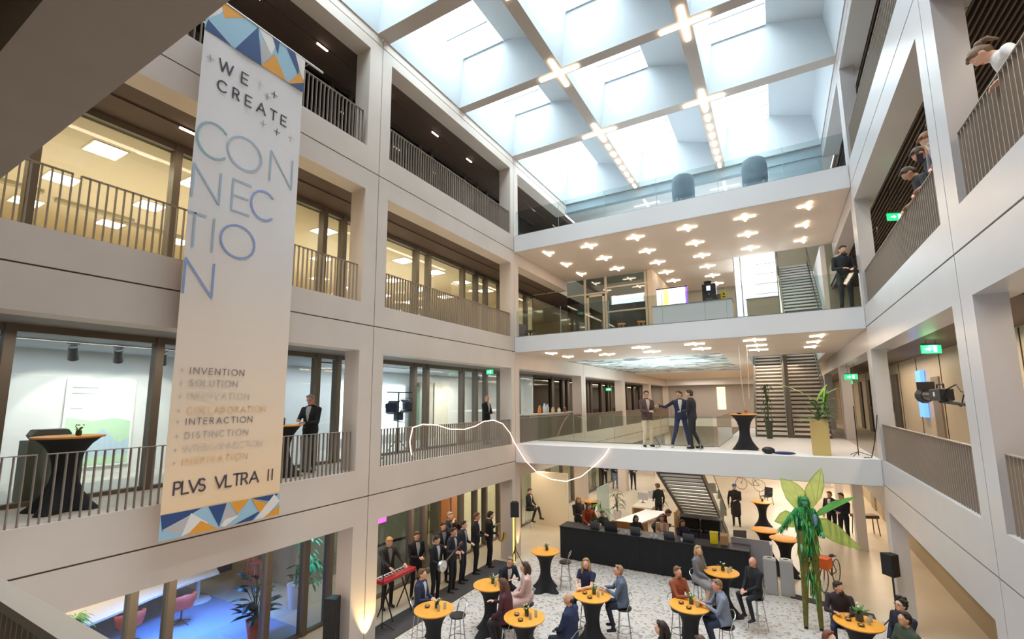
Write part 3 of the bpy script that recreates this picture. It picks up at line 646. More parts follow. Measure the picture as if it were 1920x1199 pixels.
text('N', -11.34+YO, 7.52+ZO, .58, .46, .032, BLU2, 'lettering')
for s_, z, w_, m_ in (('INVENTION', 6.22, .86, mat('soft plum lettering', '85777c', .6)), ('SOLUTION', 6.02, .76, MID), ('INNOVATION', 5.81, .98, mat('faint lettering', 'd9cabb', .6)), ('COLLABORATION', 5.58, 1.3, mat('pale orange lettering', 'e8c08c', .6)), ('INTERACTION', 5.40, 1.06, mat('soft plum lettering')),
                      ('DISTINCTION', 5.18, 1.0, MID), ('INTERCONNECTION', 4.97, 1.28, mat('faint lettering')), ('INSPIRATION', 4.77, 1.02, mat('pale orange lettering'))):
    text(s_, -11.13+YO, z+ZO, .1, w_, .012, m_, 'lettering'); text('+', -11.27+YO, z+.02+ZO, .055, .05, .008, mat('faint grey', 'cfc6c4', .6), 'plus_mark')
text('PLVS', -11.22+YO, 4.33+ZO, .19, .46, .026, DKP, 'lettering'); text('VLTRA', -10.62+YO, 4.33+ZO, .19, .74, .026, DKP, 'lettering'); text('II', -9.7+YO, 4.33+ZO, .19, .1, .022, DKP, 'lettering')
for y, z, m_ in ((-11.30, 11.7, MID), (-10.40, 11.78, mat('faint grey', 'cfc6c4', .6)), (-10.12, 11.74, DKP), (-10.3, 11.02, MID), (-10.02, 11.0, DKP), (-9.72, 11.03, mat('sand print', 'd8c3a0', .6)), (-10.25, 11.62, MID)):
    text('+', y+YO, z+ZO, .13, .12, .014, m_, 'plus_mark')
m = MB(); m.cyl((-0.0, -0.12, bh+.02), (0, bw+.45, bh+.02), 0.022, n=12); m.build('rod', mat('white rod', 'dedede', .4), ban, smooth=True)
m = MB()
for y in (bw-.35, bw+.12): m.cyl((0, y, bh+.02), (-0.34, y, bh+.02), 0.012, n=6); m.cyl((-0.34, y, bh-.9), (-0.34, y, bh+.25), 0.014, n=6)
m.build('bracket', CHROME, ban)
# ================================================================ FURNITURE BUILDERS
def table(loc, lab, r=0.42, h=1.1, rz=0.4, cover=STRETCH, grp=None, items=True):
    t = tag(empty('cocktail_table', loc, rz), lab, 'table', grp)
    m = MB(); m.lathe([(0.0, h-.03), (r-.01, h-.03), (r, h-.02), (r, h-.004), (r-.012, h), (0.0, h)], n=36); m.build('table_top', ORANGE, t, smooth=True)
    def fn(a, z):   # four pulled-out corners towards the feet
        k = max(0, (0.62-z/h)/0.62); c = abs(math.cos(2*a))**2.2
        return 1+k*k*(0.95*c-0.05)
    pr = [(0.26, 0.0), (0.235, .08), (0.19, .25), (0.16, .42), (0.15, .55), (0.165, .7), (0.205, .85), (0.28, .97), (r*.86, h-.045), (r*.9, h-.03)]
    m = MB(); m.lathe(pr, n=32, fn=fn); m.build('stretch_cover', cover, t, smooth=True)
    return t
def lump(name, loc, lab, cat, parts, rz=0, grp=None):
    t = tag(empty(name, loc, rz), lab, cat, grp)
    for pn, m_, fnc in parts:
        mb = MB(); fnc(mb); mb.build(pn, m_, t, smooth=True)
    return t
GREEN = mat('leaf green', '4f7a36', .5, var=.25, sc=9); GREEN2 = mat('dark leaf green', '2f4a32', .45, var=.2, sc=8); LIME = mat('lime leaf', '8fbf3c', .45, var=.2, sc=8)
GLASSJ = mat('jar glass', 'c9d0c8', 0.1, alpha=0.5); DRINK = mat('amber drink', 'c98a3a', .1, alpha=.8)
def leaf(mb, base, d, L, wd, droop=0.3, n=5):
    d = Vector(d).normalized(); side = d.cross(Vector((0, 0, 1)))
    side = side.normalized() if side.length > .01 else Vector((1, 0, 0)); up = side.cross(d)
    v = []; f = []
    for i in range(n+1):
        t = i/n; p = Vector(base)+d*L*t+Vector((0, 0, -droop*L*t*t)); ww = wd*math.sin(PI*min(1, t*0.92+0.06))**.8 if i < n else 0.001
        v += [p-side*ww, p+up*ww*.25, p+side*ww]
    for i in range(n): a = 3*i; f += [(a, a+1, a+4, a+3), (a+1, a+2, a+5, a+4)]
    mb.add(v, f)
def posy(loc, lab, s=1.0, grp='small plant jars on the tables'):
    t = tag(empty('table_plant', loc), lab, 'plant', grp); R = random.Random(hash(lab) % 999 if False else len(lab)*7+int(loc[0]*10))
    m = MB(); m.lathe([(.04*s, 0), (.048*s, .03), (.045*s, .09*s), (.035*s, .1*s)], n=10); m.build('jar', mat('dark jar', '4b4a3c', .3), t, smooth=True)
    m = MB()
    for i in range(11): a = R.random()*2*PI; leaf(m, (0, 0, .08*s), (math.cos(a), math.sin(a), R.uniform(.5, 2.2)), R.uniform(.1, .2)*s, .02*s, .25)
    m.build('foliage', GREEN, t)
    m = MB()
    for i in range(3): a = R.random()*6.3; m.ell((.06*math.cos(a)*s, .06*math.sin(a)*s, .2*s), (.018*s, .018*s, .018*s), 6, 4)
    m.build('blossom', mat('pale blossom', 'e3d9c8', .6), t)
    return t
def tumbler(loc, lab, m_=None):
    t = tag(empty('drinking_glass', loc), lab, 'glass', 'glasses on the amber tables')
    m = MB(); m.lathe([(.028, 0), (.034, .12), (.031, .12), (.026, .012)], n=10); m.build('bowl', GLASSJ, t, smooth=True)
    m = MB(); m.lathe([(.024, .013), (.029, .07), (0, .07)], n=10); m.build('drink', m_ or DRINK, t, smooth=True)
def dish(loc, lab, c='4a4258'):
    t = tag(empty('snack_dish', loc), lab, 'dish', 'small dishes on the amber tables')
    m = MB(); m.lathe([(.02, 0), (.055, .02), (.06, .035), (.054, .035), (.02, .01)], n=12); m.build('bowl', mat('dish '+c, c, .4), t, smooth=True)
    m = MB(); m.ell((0, 0, .025), (.04, .04, .018), 8, 5); m.build('snacks', mat('snack', 'b98a4a', .8), t)
TB = {'A': (1.70, -6.61), 'B': (2.06, -4.89), 'C': (3.61, -6.0), 'H': (2.12, -1.97), 'D': (4.47, -4.30), 'E': (6.53, -3.78), 'F': (6.93, -1.31), 'G': (9.63, -2.99), 'I': (7.82, 3.66), 'J': (8.39, 2.81), 'K': (7.58, 8.57), 'M': (0.86, 5.3)}
TL = {'A': 'beside the empty black stool, nearest the column', 'B': 'between the dark-suited man and the woman in burgundy', 'C': 'in front of the woman in burgundy, bottom edge', 'H': 'standing empty beside the chrome stool, near the black counter',
      'D': 'between the blonde woman and the man in blue-grey blazer', 'E': 'between the rust shirt and the grey blazer', 'F': 'between the woman in grey and the bald man in black', 'G': 'at bottom right with a leafy plant, by the bearded man',
      'I': 'half behind the stilt walker, the farther of the overlapping pair', 'J': 'half behind the stilt walker, the nearer of the overlapping pair', 'K': 'standing alone far back under the bridge', 'M': 'small, far back beside the palm behind the black counter'}
GF = G+.012
TW = {'A': 'nearest the column', 'B': 'next to the band', 'C': 'of the woman in burgundy', 'H': 'standing empty by the black counter', 'D': 'of the blonde woman', 'E': 'of the man in rust shirt', 'F': 'of the woman in grey', 'G': 'at bottom right', 'K': 'alone far back under the bridge', 'I': '', 'J': '', 'M': ''}
for k, (x, y) in TB.items():
    z = GF if y < .5 else G
    table((x, y, z), 'amber-topped black-skirted table '+TL[k], r=.43 if k != 'M' else .38, rz=0.3+0.5*len(TL[k]) % 1.5)
    who = 'on the amber table '+TW[k]
    zt = z+1.101
    if k in 'ABCDEFGHK': posy((x+.03, y+.06, zt), 'small leafy plant jar '+who, 1.0 if k != 'G' else 1.5)
    if k in 'ABCDEFG':
        tumbler((x+.17, y-.05, zt), 'first glass '+who); tumbler((x+.22, y+.1, zt), 'second glass '+who, mat('clear drink', 'd9dcc0', .1, alpha=.6))
    if k in 'ACDEFG': dish((x-.17, y-.02, zt), 'small dark snack dish '+who); 
    if k in 'CDEG': dish((x+.02, y-.2, zt), 'second snack dish '+who, '3a3a30')
# upper floor tables
table((-1.02, -12.12, F1+.01), 'large amber-topped cocktail table behind the left balustrade, first floor', r=.43, h=1.1, rz=.8)
posy((-0.9, -12.05, F1+1.111), 'small green sprig in a jar on the left gallery table', .8)
table((-0.95, -8.62, F1+.01), 'amber-topped cocktail table right of the banner, man in glasses beside it', r=.4, rz=.5)
posy((-0.85, -8.7, F1+1.111), 'yellow-green potted sprig on the table of the man in glasses', 1.0)
table((7.55, 1.45, 4.165), 'amber-topped cocktail table on the first floor bridge, right of the three speakers', r=.42, rz=.8)
lump('table_ornament', (7.55, 1.45, 4.165+1.101), 'small orange and dark ornament on the bridge table', 'ornament', [('orange_flower', mat('orange flower', 'e07a30', .6), lambda mb: [leaf(mb, (.08, 0, 0.02), (math.cos(a), math.sin(a), 1.6), .16, .03, .1) for a in (0, 1.2, 2.5, 3.9, 5)]), ('dark_dish', BLACK, lambda mb: mb.lathe([(.04, 0), (.09, .03), (.08, .035)], (-.12, 0, 0), 12))])
# stools and chairs
def stool(loc, rz, lab, back=True, seatm=BLACK, h=.78):
    t = tag(empty('bar_stool', loc, rz), lab, 'stool')
    m = MB(); m.lathe([(0, h-.05), (.17, h-.05), (.185, h-.03), (.185, h-.012), (.16, h), (0, h+.003)], n=22); m.build('seat', seatm, t, smooth=True)
    for a in (45, 135, 225, 315):
        c, s_ = math.cos(math.radians(a)), math.sin(math.radians(a)); m = MB(); m.cyl((.13*c, .13*s_, h-.05), (.22*c, .22*s_, 0), .011, n=6); m.build('leg', CHROME, t, smooth=True)
    m = MB(); m.tube([(.19*math.cos(a*PI/8), .19*math.sin(a*PI/8), .28) for a in range(16)], .009, closed=True); m.build('foot_ring', CHROME, t, smooth=True)
    if back:
        pts = [(-.175, -.05, h-.03), (-.19, -.12, h+.2)]+[(-.19*math.cos(i*PI/8), -.14-.05*math.sin(i*PI/8), h+.2+.09*math.sin(i*PI/8)) for i in range(9)]+[(.19, -.12, h+.2), (.175, -.05, h-.03)]
        m = MB(); m.tube(pts, .011); m.build('backrest_hoop', CHROME, t, smooth=True)
    return t
stool((1.86, -6.02+.05, GF), 2.6, 'empty black stool with chrome hoop back right of the leftmost table')
stool((2.62, -1.62, GF), 1.9, 'empty chrome stool right of the table near the black counter')
def chair(loc, rz, lab, sm, lm, h=.45, arms=False, name='chair'):
    t = tag(empty(name, loc, rz), lab, 'chair')
    m = MB(); m.box((-.23, -.22, h-.04), (.23, .22, h)); m.build('seat', sm, t, bev=.015)
    m = MB(); m.prism([(-.2, h), (-.24, h), (-.32, h+.42), (-.28, h+.42)], 'x', -.22, .22)
    o = m.build('backrest', sm, t, bev=.01)
    for sx_ in (-1, 1):
        for sy in (-1, 1): m = MB(); m.cyl((sx_*.2, sy*.19, h-.04), (sx_*.24, sy*.24, 0), .013, n=6); m.build('leg', lm, t)
    if arms:
        for sx_ in (-1, 1): m = MB(); m.tube([(sx_*.24, .18, h-.02), (sx_*.26, .16, h+.2), (sx_*.26, -.2, h+.22)], .013); m.build('armrest', lm, t)
    return t
def wheelchairish(): pass
ORC = mat('orange red chair shell', 'd2503a', .5)
def shell(loc, rz, lab):
    t = tag(empty('swivel_chair', loc, rz), lab, 'chair')
    m = MB(); n = 12
    v = []; f = []
    for j, (zz, rr_) in enumerate(((.44, .20), (.46, .26), (.6, .29), (.78, .30))):
        for i in range(n+1):
            a = math.radians(160+220*i/n); v.append((rr_*math.cos(a), rr_*math.sin(a)+.03, zz if j < 3 else zz-.1*abs(i-n/2)/(n/2)))
    for j in range(3):
        for i in range(n): a = j*(n+1)+i; f.append((a, a+1, a+n+2, a+n+1))
    m.add(v, f); o = m.build('shell', ORC, t, smooth=True); md = o.modifiers.new('s', 'SOLIDIFY'); md.thickness = .025
    m = MB(); m.lathe([(0, .42), (.24, .42), (.25, .46), (0, .47)], n=16); m.build('seat', ORC, t, smooth=True)
    m = MB(); m.cyl((0, 0, .42), (0, 0, .1), .02); m.build('column', BLACK, t)
    for k in range(4): a = k*PI/2+.4; m = MB(); m.cyl((0, 0, .11), (.26*math.cos(a), .26*math.sin(a), .02), .014, .01, 6); m.build('foot', BLACK, t)
for y, w_ in ((-9.45, 'left'), (-8.35, 'right')):
    shell((-5.1, y, G+.01), -PI/2 if False else 1.4, 'orange-red swivel chair at the long white table, %s one, ground floor room' % w_)
# long white table in the blue room
m = MB(); pts = [(-7.6, -12.5), (-5.0, -11.6)]+[(-4.9-.9*(1-math.cos(t))*.5, -11.4+4.3*t/PI) for t in np.linspace(.2, PI, 10)]+[(-6.4, -6.9), (-7.3, -7.9)]
t = tag(empty('meeting_table', (0, 0, 0)), 'long curved white meeting table in the blue-lit ground floor room', 'table')
m.prism([(p[0], p[1]) for p in pts], 'z', G+.72, G+.77); m.build('table_top', mat('cream table top', 'eadcc8', .5), t)
for y in (-11, -7.4): m = MB(); m.lathe([(.35, G+.01), (.33, G+.04), (.06, G+.06), (.06, G+.72)], (-6.3, y, 0), 16); m.build('pedestal', WHITE, t, smooth=True)
def bush(loc, lab, potm, lm, n, L, wd, ph=.5, pr=.18, H=.6, sp=1.0, seed=1, cat='plant', name='potted_plant', droop=.35, stems=True):
    t = tag(empty(name, loc), lab, cat); R = random.Random(seed)
    if ph: m = MB(); m.lathe([(pr*.7, 0), (pr, ph*.9), (pr*1.05, ph), (pr*.9, ph), (pr*.85, ph*.9), (0, ph*.88)], n=20); m.build('pot', potm, t, smooth=True)
    m = MB(); st = MB()
    for i in range(n):
        a = R.random()*2*PI; z = ph+R.uniform(.0, H); q = R.uniform(0, .35)*sp
        b = (q*math.cos(a)*.5, q*math.sin(a)*.5, z); st.tube([(0, 0, ph*.9), (b[0]*.4, b[1]*.4, z*.6+ph*.4), b], .008, 4) if stems and z > ph+.02 else None
        leaf(m, b, (math.cos(a), math.sin(a), R.uniform(-.1, 1.1)), L*R.uniform(.7, 1.1), wd*R.uniform(.8, 1.1), droop)
    m.build('foliage', lm, t)
    if st.v: st.build('stems', mat('stem', '5a6b38', .6), t)
    return t
DKL = mat('dark rubber leaf', '3c4034', .35, var=.3, sc=5)
bush((-2.75, -7.85, G), 'rubber plant with big dark leaves in an orange pot behind the ground floor glass', mat('coral pot', 'e2704e', .5), DKL, 34, .46, .085, .45, .2, .95, 1.5, 3)
bush((-3.45, -6.3, G), 'dark leafy plant in a tall white pot behind the ground floor glass', mat('white pot', 'e2dce6', .4), DKL, 14, .3, .06, .62, .22, .5, 1.2, 4)
MULT = mat('blue green lit leaf', '3fae86', .4, var=.5, sc=7)
t = bush((-2.6, -6.55, 1.35), 'hanging glossy plant lit blue and green behind the ground floor glass', BLACK, MULT, 90, .24, .05, .12, .12, .1, 1.0, 5, name='hanging_plant', droop=1.2, stems=False)
m = MB()
R = random.Random(9)
for i in range(70):
    a = R.random()*6.3; q = R.uniform(.05, .3); leaf(m, (q*math.cos(a), q*math.sin(a), R.uniform(-.35, .9)), (math.cos(a), math.sin(a), -.5), .16, .035, .6)
m.build('trailing_leaves', MULT, t)
m = MB(); m.cyl((0, 0, .1), (0, 0, B1+.25-1.35), .006, n=5); area('plant_fill', (-2.3, -6.5, 2.8), .2, .2, 14, (.3, .8, 1.0)); m.build('hanging_cord', BLACK, t)  # blue-green fill added to brighten the hanging plant
bush((-5.1, -10.45, G+.771), 'fern in a low green bowl on the white meeting table, bottom left', mat('moss bowl', '5c6b35', .7), LIME, 60, .26, .018, .16, .16, .1, .7, 6, droop=.7, stems=False)
for k, (x, y) in enumerate(((-5.9, -6.0), (-6.1, -5.2+.1), (-6.6, -6.3))):
    pass
PK = mat('pink stool paint', 'd4707e', .5)
def tallstool(loc, lab, m_=PK, h=.76):
    t = tag(empty('high_stool', loc), lab, 'stool')
    m = MB(); m.lathe([(0, h-.03), (.17, h-.03), (.17, h), (0, h)], n=16); m.build('seat', m_, t)
    for a in (45, 135, 225, 315):
        c, s_ = math.cos(math.radians(a)), math.sin(math.radians(a)); m = MB(); m.cyl((.11*c, .11*s_, h-.03), (.2*c, .2*s_, 0), .014, n=6); m.build('leg', m_, t)
    m = MB(); m.tube([(.17*math.cos(a*PI/2+PI/4), .17*math.sin(a*PI/2+PI/4), .25) for a in range(4)], .009, closed=True, n=4); m.build('foot_rail', m_, t)
tallstool((-5.75, -6.05, G+.01), 'pink high stool in the blue room, left one'); tallstool((-6.4, -5.85, G+.01), 'pink high stool in the blue room, hidden farther one')
tallstool((3.1, 3.55, F2+.03), 'light wooden high stool on the second floor bridge, left one', mat('light oak', 'c79a5e', .5)); tallstool((3.95, 3.45, F2+.03), 'light wooden high stool on the second floor bridge, right one', mat('light oak'))
# black skirted counter in the court, with laptops
t = tag(empty('skirted_counter', (0, 0, G)), 'long counter draped in black cloth at the back of the court', 'counter')
m = MB(); n = 150; v = []; f = []
for i in range(n+1):
    x = 1.36+6.1*i/n; w_ = .018*math.sin(i*1.7)+.012*math.sin(i*.63)
    v += [(x, .80+w_, .012), (x, .80+w_*.5, .55), (x, .80, 1.08)]
for i in range(n): a = 3*i; f += [(a, a+3, a+4, a+1), (a+1, a+4, a+5, a+2)]
m.add(v, f); m.add([(1.36, .8, 0.012), (1.36, 1.5, 0.012), (1.36, 1.5, 1.08), (1.36, .8, 1.08)], [(0, 1, 2, 3)]); m.add([(7.46, .8, 0.0), (7.46, 1.5, 0.0), (7.46, 1.5, 1.08), (7.46, .8, 1.08)], [(0, 1, 2, 3)]); m.build('cloth_skirt', mat('black cloth', '1b1c20', .85), t, smooth=True)
m = MB(); m.box((1.34, .78, 1.08), (7.48, 1.5, 1.11)); m.build('counter_top', mat('dark grey top', '2b2c30', .4), t)
def laptop(loc, rz, lab, big=False):
    t = tag(empty('laptop', loc, rz), lab, 'laptop'); k = 1.35 if big else 1
    m = MB(); m.box((-.17*k, -.12, 0), (.17*k, .12, .018)); m.build('keyboard_base', mat('dark laptop', '303236', .4), t)
    m = MB(); m.prism([(-.12, .018), (-.135, .018), (-.2, .25*k), (-.188, .25*k)], 'x', -.17*k, .17*k); m.build('screen_lid', mat('grey laptop lid', '55585c', .4) if not big else mat('dark laptop'), t)
zc = G+1.111
for k, (x, lb) in enumerate(((2.62, 'grey-lidded laptop before the man behind the counter'), (3.2, 'wide dark monitor on the black counter, left of centre'), (4.05, 'dark laptop before the dark-haired woman'), (5.15, 'dark laptop before the woman in beige'), (5.75, 'laptop before the woman in purple'))):
    laptop((x, 1.12, zc), PI if False else 0, lb, k == 1)
for k, (x, lb) in enumerate(((3.75, 'white cup left of centre on the black counter'), (4.6, 'white cup in the middle of the black counter'), (4.75, 'second white cup in the middle of the black counter'), (5.55, 'white cup near the woman in purple'))):
    lump('paper_cup', (x, .92, zc), lb, 'cup', [('cup_body', WHITE, lambda mb: mb.lathe([(.03, 0), (.04, .09), (.036, .09), (.028, .01)], n=10)), ('coffee', BROWN, lambda mb: mb.lathe([(.0, .07), (.034, .07), (0, .072)], n=10))])
lump('yellow_box', (6.5, 1.2, zc), 'bright yellow sharps-style box on the right end of the counter', 'box', [('body', mat('yellow plastic', 'ead21c', .4), lambda mb: mb.box((-.13, -.1, 0), (.09, .1, .3))), ('lid', mat('yellow lid', 'd8c020', .5), lambda mb: mb.box((-.14, -.11, .3), (.1, .11, .33)))])
lump('cardboard_box', (6.76, 1.2, zc), 'brown cardboard box beside the yellow box', 'box', [('body', mat('cardboard', 'b98e62', .8), lambda mb: mb.box((-.1, -.1, 0), (.12, .1, .27))), ('flap', mat('cardboard'), lambda mb: mb.prism([(-.1, .27), (.1, .27), (.13, .31)], 'x', -.1, .12))])
tag(MB().box((6.95, 1.55, G), (8.0, 1.6, 1.42)).build('partition_panel', mat('lilac grey panel', 'b6b1b8', .6)), 'pale grey screen panel at the right end of the black counter', 'panel')
# bins and white unit at the counter end
def bin_(loc, lab, w_=.34, h=.95):
    t = tag(empty('waste_bin', loc), lab, 'bin')
    m = MB(); m.box((-w_/2, -w_/2, 0), (w_/2, w_/2, h)); m.build('body', mat('pale grey bin', 'a9a7a8', .4), t, bev=.02)
    m = MB(); m.lathe([(.13, h), (.13, h+.02), (.085, h+.02), (.08, h+.005), (0, h+.004)], n=20); m.build('lid', mat('white bin lid', 'd8d8d6', .4), t, smooth=True)
    m = MB(); m.lathe([(0, h+.006), (.075, h+.006), (0, h+.008)], n=16); m.build('opening', BLACK, t)
bin_((7.98, .98, G), 'grey rectangular bin, left of the pair beside the counter end'); bin_((8.4, 1.02, G), 'grey rectangular bin, right of the pair, closer to the stilt walker')
t = tag(empty('white_cabinet', (7.75, 1.47, G)), 'white open-topped unit behind the bald man in black', 'cabinet')
m = MB(); 
for a, b in (((-.3, .15, 0), (.3, .55, 1.0)),): m.box(a, b)
m.build('body', WHITE, t)
m = MB(); m.box((-.3, .15, 1.0), (.3, .2, 1.16)); m.box((-.3, .5, 1.0), (.3, .55, 1.16)); m.box((-.3, .2, 1.0), (-.24, .5, 1.16)); m.box((.24, .2, 1.0), (.3, .5, 1.16)); m.build('tray_rim', WHITE, t)
# loudspeakers and stands
def speaker(loc, rz, lab, w_=.3, h=.5):
    t = tag(empty('loudspeaker', loc, rz), lab, 'loudspeaker')
    m = MB(); m.prism([(-w_/2, -.13), (w_/2, -.13), (w_*.32, .13), (-w_*.32, .13)], 'z', 0, h); m.build('cabinet', mat('black speaker', '1a1a1c', .5), t, bev=.012)
    m = MB(); m.box((-w_/2+.02, -.138, .03), (w_/2-.02, -.13, h-.03)); m.build('grille', mat('speaker grille', '242427', .7), t)
    return t
def tripod(loc, h, lab, cat='stand', name='speaker_stand', spread=.45):
    t = tag(empty(name, loc), lab, cat)
    m = MB(); m.cyl((0, 0, .12), (0, 0, h), .02); m.build('pole', BLACK, t)
    for k in range(3): a = k*2*PI/3+.3; m = MB(); m.cyl((0, 0, .55), (spread*math.cos(a), spread*math.sin(a), .015), .012, n=6); m.build('leg', BLACK, t)
    m = MB(); m.cyl((0, 0, .5), (0, 0, .6), .03); m.build('collar', BLACK, t)
    return t
tripod((.3, -.62, GF+.01), 1.58, 'black speaker stand in front of the left corner column', spread=.28)
speaker((.3, -.62, GF+1.595), .5, 'black loudspeaker on a stand at the left corner column')
tag(MB().box((.02, -.235, G+.02), (.06, -.19, 2.0)).build('light_tube', mat('yellow light tube', 'f2d25a', em=2.0, emc='ffd257')), 'glowing yellow light bar standing against the left corner column', 'light')
tripod((10.62, -.46, G+.0), 1.35, 'black speaker stand before the right corner column', spread=.4)
speaker((10.62, -.46, G+1.36), -.9, 'black loudspeaker on a stand at the right corner column')
speaker((-.25, -7.66, G), .3, 'tall black floor loudspeaker left of the near column, ground floor', .3, 1.35)
# uplight at the near left column
l = bpy.data.lights.new('uplight', 'SPOT'); l.energy = 150; l.color = (1, .70, .3); l.spot_size = 1.0; l.spot_blend = .6; o = bpy.data.objects.new('uplight', l); COL.objects.link(o); o.location = (.16, -6.95, G+.1); o.rotation_euler = Vector((-.06, 0, 1)).to_track_quat('-Z', 'Y').to_euler()
l = bpy.data.lights.new('uplight', 'SPOT'); l.energy = 60; l.color = (1, .72, .3); l.spot_size = .7; l.spot_blend = .6; o = bpy.data.objects.new('uplight', l); COL.objects.link(o); o.location = (.16, .1, G+.1); o.rotation_euler = Vector((-.06, 0, 1)).to_track_quat('-Z', 'Y').to_euler()
# ================================================================ UPPER BRIDGES
def lounge(loc, rz, lab):
    t = tag(empty('lounge_chair', loc, rz), lab, 'chair')
    UP = mat('blue grey felt', '6c7a86', .85); UPD = mat('grey seat felt', '8794a0', .85)
    m = MB(); n = 14; prof = ((.18, .34, .30), (.45, .37, .34), (.95, .38, .36), (1.22, .34, .34), (1.28, .26, .28)); v = []; f = []
    for (z, rx, ry) in prof:
        for i in range(n+1): a = math.radians(150+240*i/n); v.append((rx*math.cos(a), ry*math.sin(a), z if abs(i-n/2) < n*.36 or z < .9 else z-.22))
    for j in range(len(prof)-1):
        for i in range(n): a = j*(n+1)+i; f.append((a, a+1, a+n+2, a+n+1))
    m.add(v, f); o = m.build('wing_backrest', UP, t, smooth=True); md = o.modifiers.new('s', 'SOLIDIFY'); md.thickness = .05
    m = MB(); m.box((-.29, -.25, .3), (.29, .33, .46)); m.build('seat_cushion', UPD, t, bev=.04)
    for sx_ in (-1, 1):
        for sy in (-1, 1): m = MB(); m.cyl((sx_*.22, sy*.2, .3), (sx_*.26, sy*.25, 0), .015, n=6); m.build('leg', BLACK, t)
lounge((6.22, 1.0, 12.165), .35, 'blue grey high-backed lounge chair on the top bridge, left one')
lounge((8.42, 1.0, 12.165), -.1, 'blue grey high-backed lounge chair on the top bridge, right one')
# top bridge end: white glazed doors
WF = mat('white frame', 'e4e8ea', .5)
r = struct(empty('door_1', (0.6, 6.2, 12.16)))
for k in range(4):
    m = MB(); x = 1.5*k; m.box((x, 0, 0), (x+.09, .08, 2.6)); m.build('frame_post', WF, r)
for z in (0, 1.1, 1.6, 2.55): m = MB(); m.box((0, 0, z), (4.6, .07, z+.06)); m.build('rail', WF, r)
m = MB(); m.box((0, .03, 0), (4.6, .04, 2.6)); m.build('pane', GLASSG, r)
mb = MB(); mb.box((8.9, 5.3, 12.16), (10.7, 5.4, 15.4)); mb.box((0, 5.25, 15.05), (10.72, 5.55, 15.44)); struct(mb.build('wall_far', mat('blue grey beam', '9aa6ae', .6)))
# second floor: counter, screen, coffee machine
t = tag(empty('white_counter', (4.85, 1.55, F2+.03)), 'long white counter on the second floor bridge under the small screen', 'counter')
m = MB(); m.box((0, 0, 0), (2.6, .7, .9)); m.build('body', WHITE, t)
m = MB(); m.box((-.02, -.02, .9), (2.62, .72, .93)); m.build('worktop', mat('grey worktop', '8c8c8c', .4), t)
m = MB(); m.box((1.75, -.005, .02), (1.757, 0, .89)); m.build('panel_seam', JOINT, t)
zt = F2+.03+.931
t = tag(empty('display_screen', (5.5, 1.75, zt)), 'bright landscape display standing on the white counter', 'screen')
m = MB(); m.box((-.53, -.02, .03), (.55, .03, .66)); m.build('bezel', mat('navy bezel', '2b2c44', .4), t)
m = MB(); c = [mat('peach screen field', 'f6d6bd', em=1.0, emc='f8dcc4'), mat('yellow screen field', 'f7cf7a', em=1.0, emc='f7cf7a'), mat('white screen field', 'eef0ff', em=1.2, emc='eef0ff'), mat('violet screen field', '8a5ae0', em=1.0, emc='8a5ae0')]
for i, (a, b) in enumerate(((-.52, -.28), (-.28, -.1), (-.1, .47), (.47, .54))): m.mi = i; m.box((a, -.026, .04), (b, -.021, .62))
m.mi = 3; m.tube([(.22+.07*math.cos(k*.6), -.03, .2+.09*math.sin(k*.6)) for k in range(8)], .006, 4)
m.build('picture', c, t)
t = tag(empty('coffee_machine', (6.75, 1.9, zt)), 'black coffee machine on the white counter', 'machine')
m = MB(); m.box((-.22, -.2, 0), (.22, .2, .62)); m.build('body', mat('machine black', '26262a', .35), t, bev=.02)
m = MB(); m.box((-.07, -.21, .38), (.05, -.2, .54)); m.build('display', mat('small lit display', 'dfe8f4', em=1.2, emc='dfe8f4'), t)
m = MB(); m.box((-.12, -.26, .05), (.1, -.2, .09)); m.cyl((0, -.22, .3), (0, -.22, .22), .025); m.build('spout', CHROME, t); m = MB(); m.lathe([(.1, .62), (.13, .72), (.13, .74)], (-.05, 0, 0), 14); m.build('bean_hopper', mat('machine black'), t)
lump('yellow_sign', (7.2, 1.85, zt), 'small yellow standing sign on the counter end', 'sign', [('board', mat('yellow sign', 'e6c81e', .5), lambda mb: mb.box((-.1, 0, .0), (.1, .02, .34))), ('symbol', mat('sign black', '3a3410', .6), lambda mb: (mb.box((-.03, -.004, .2), (.03, 0, .26)), mb.box((-.05, -.004, .12), (.05, 0, .15))))])
lump('bottle_group', (7.0, 2.0, zt), 'small brown box behind the yellow sign', 'box', [('body', mat('tan box', 'a98a62', .7), lambda mb: mb.box((-.05, 0, 0), (.1, .12, .25))), ('lid', BROWN, lambda mb: mb.box((-.06, -.01, .25), (.11, .13, .27)))])
# glazed partition with door, second floor
r = struct(empty('door_2', (0.88, 5.15, F2+.03)))
GF_ = mat('warm grey frame', 'c9bdac', .5)
for x in (0.0, 1.02, 2.86, 2.98): m = MB(); m.box((x, 0, 0), (x+.1, .08, 3.33)); m.build('frame_post', GF_, r)
for (a, b, z) in ((-.88, 1.0, 2.55), (1.1, 3.0, 2.75), (1.1, 4.2, 1.6), (0, 1.0, 0)): m = MB(); m.box((a, 0.01, z), (b, .07, z+.07)); m.build('rail', GF_, r)
m = MB(); m.box((-.88, .03, 0), (2.9, .036, 3.3)); m.build('pane', GLASSD, r)
m = MB(); m.box((.14, -.02, .05), (.24, .0, 2.5)); m.box((.9, -.02, .05), (1.0, 0, 2.5)); m.box((.14, -.02, 2.42), (1.0, 0, 2.52)); m.build('door_leaf', GF_, r)
m = MB(); m.cyl((.86, -.04, 1.0), (.86, -.04, 1.25), .012); m.build('handle', CHROME, r)
mb = MB(); mb.box((3.9, 5.1, F2), (4.1, 11, 11.5)); mb.box((3.9, 10.9, F2), (7.3, 11, 11.5)); struct(mb.build('wall_far', mat('beige core wall', 'd3c3ae', .7)))
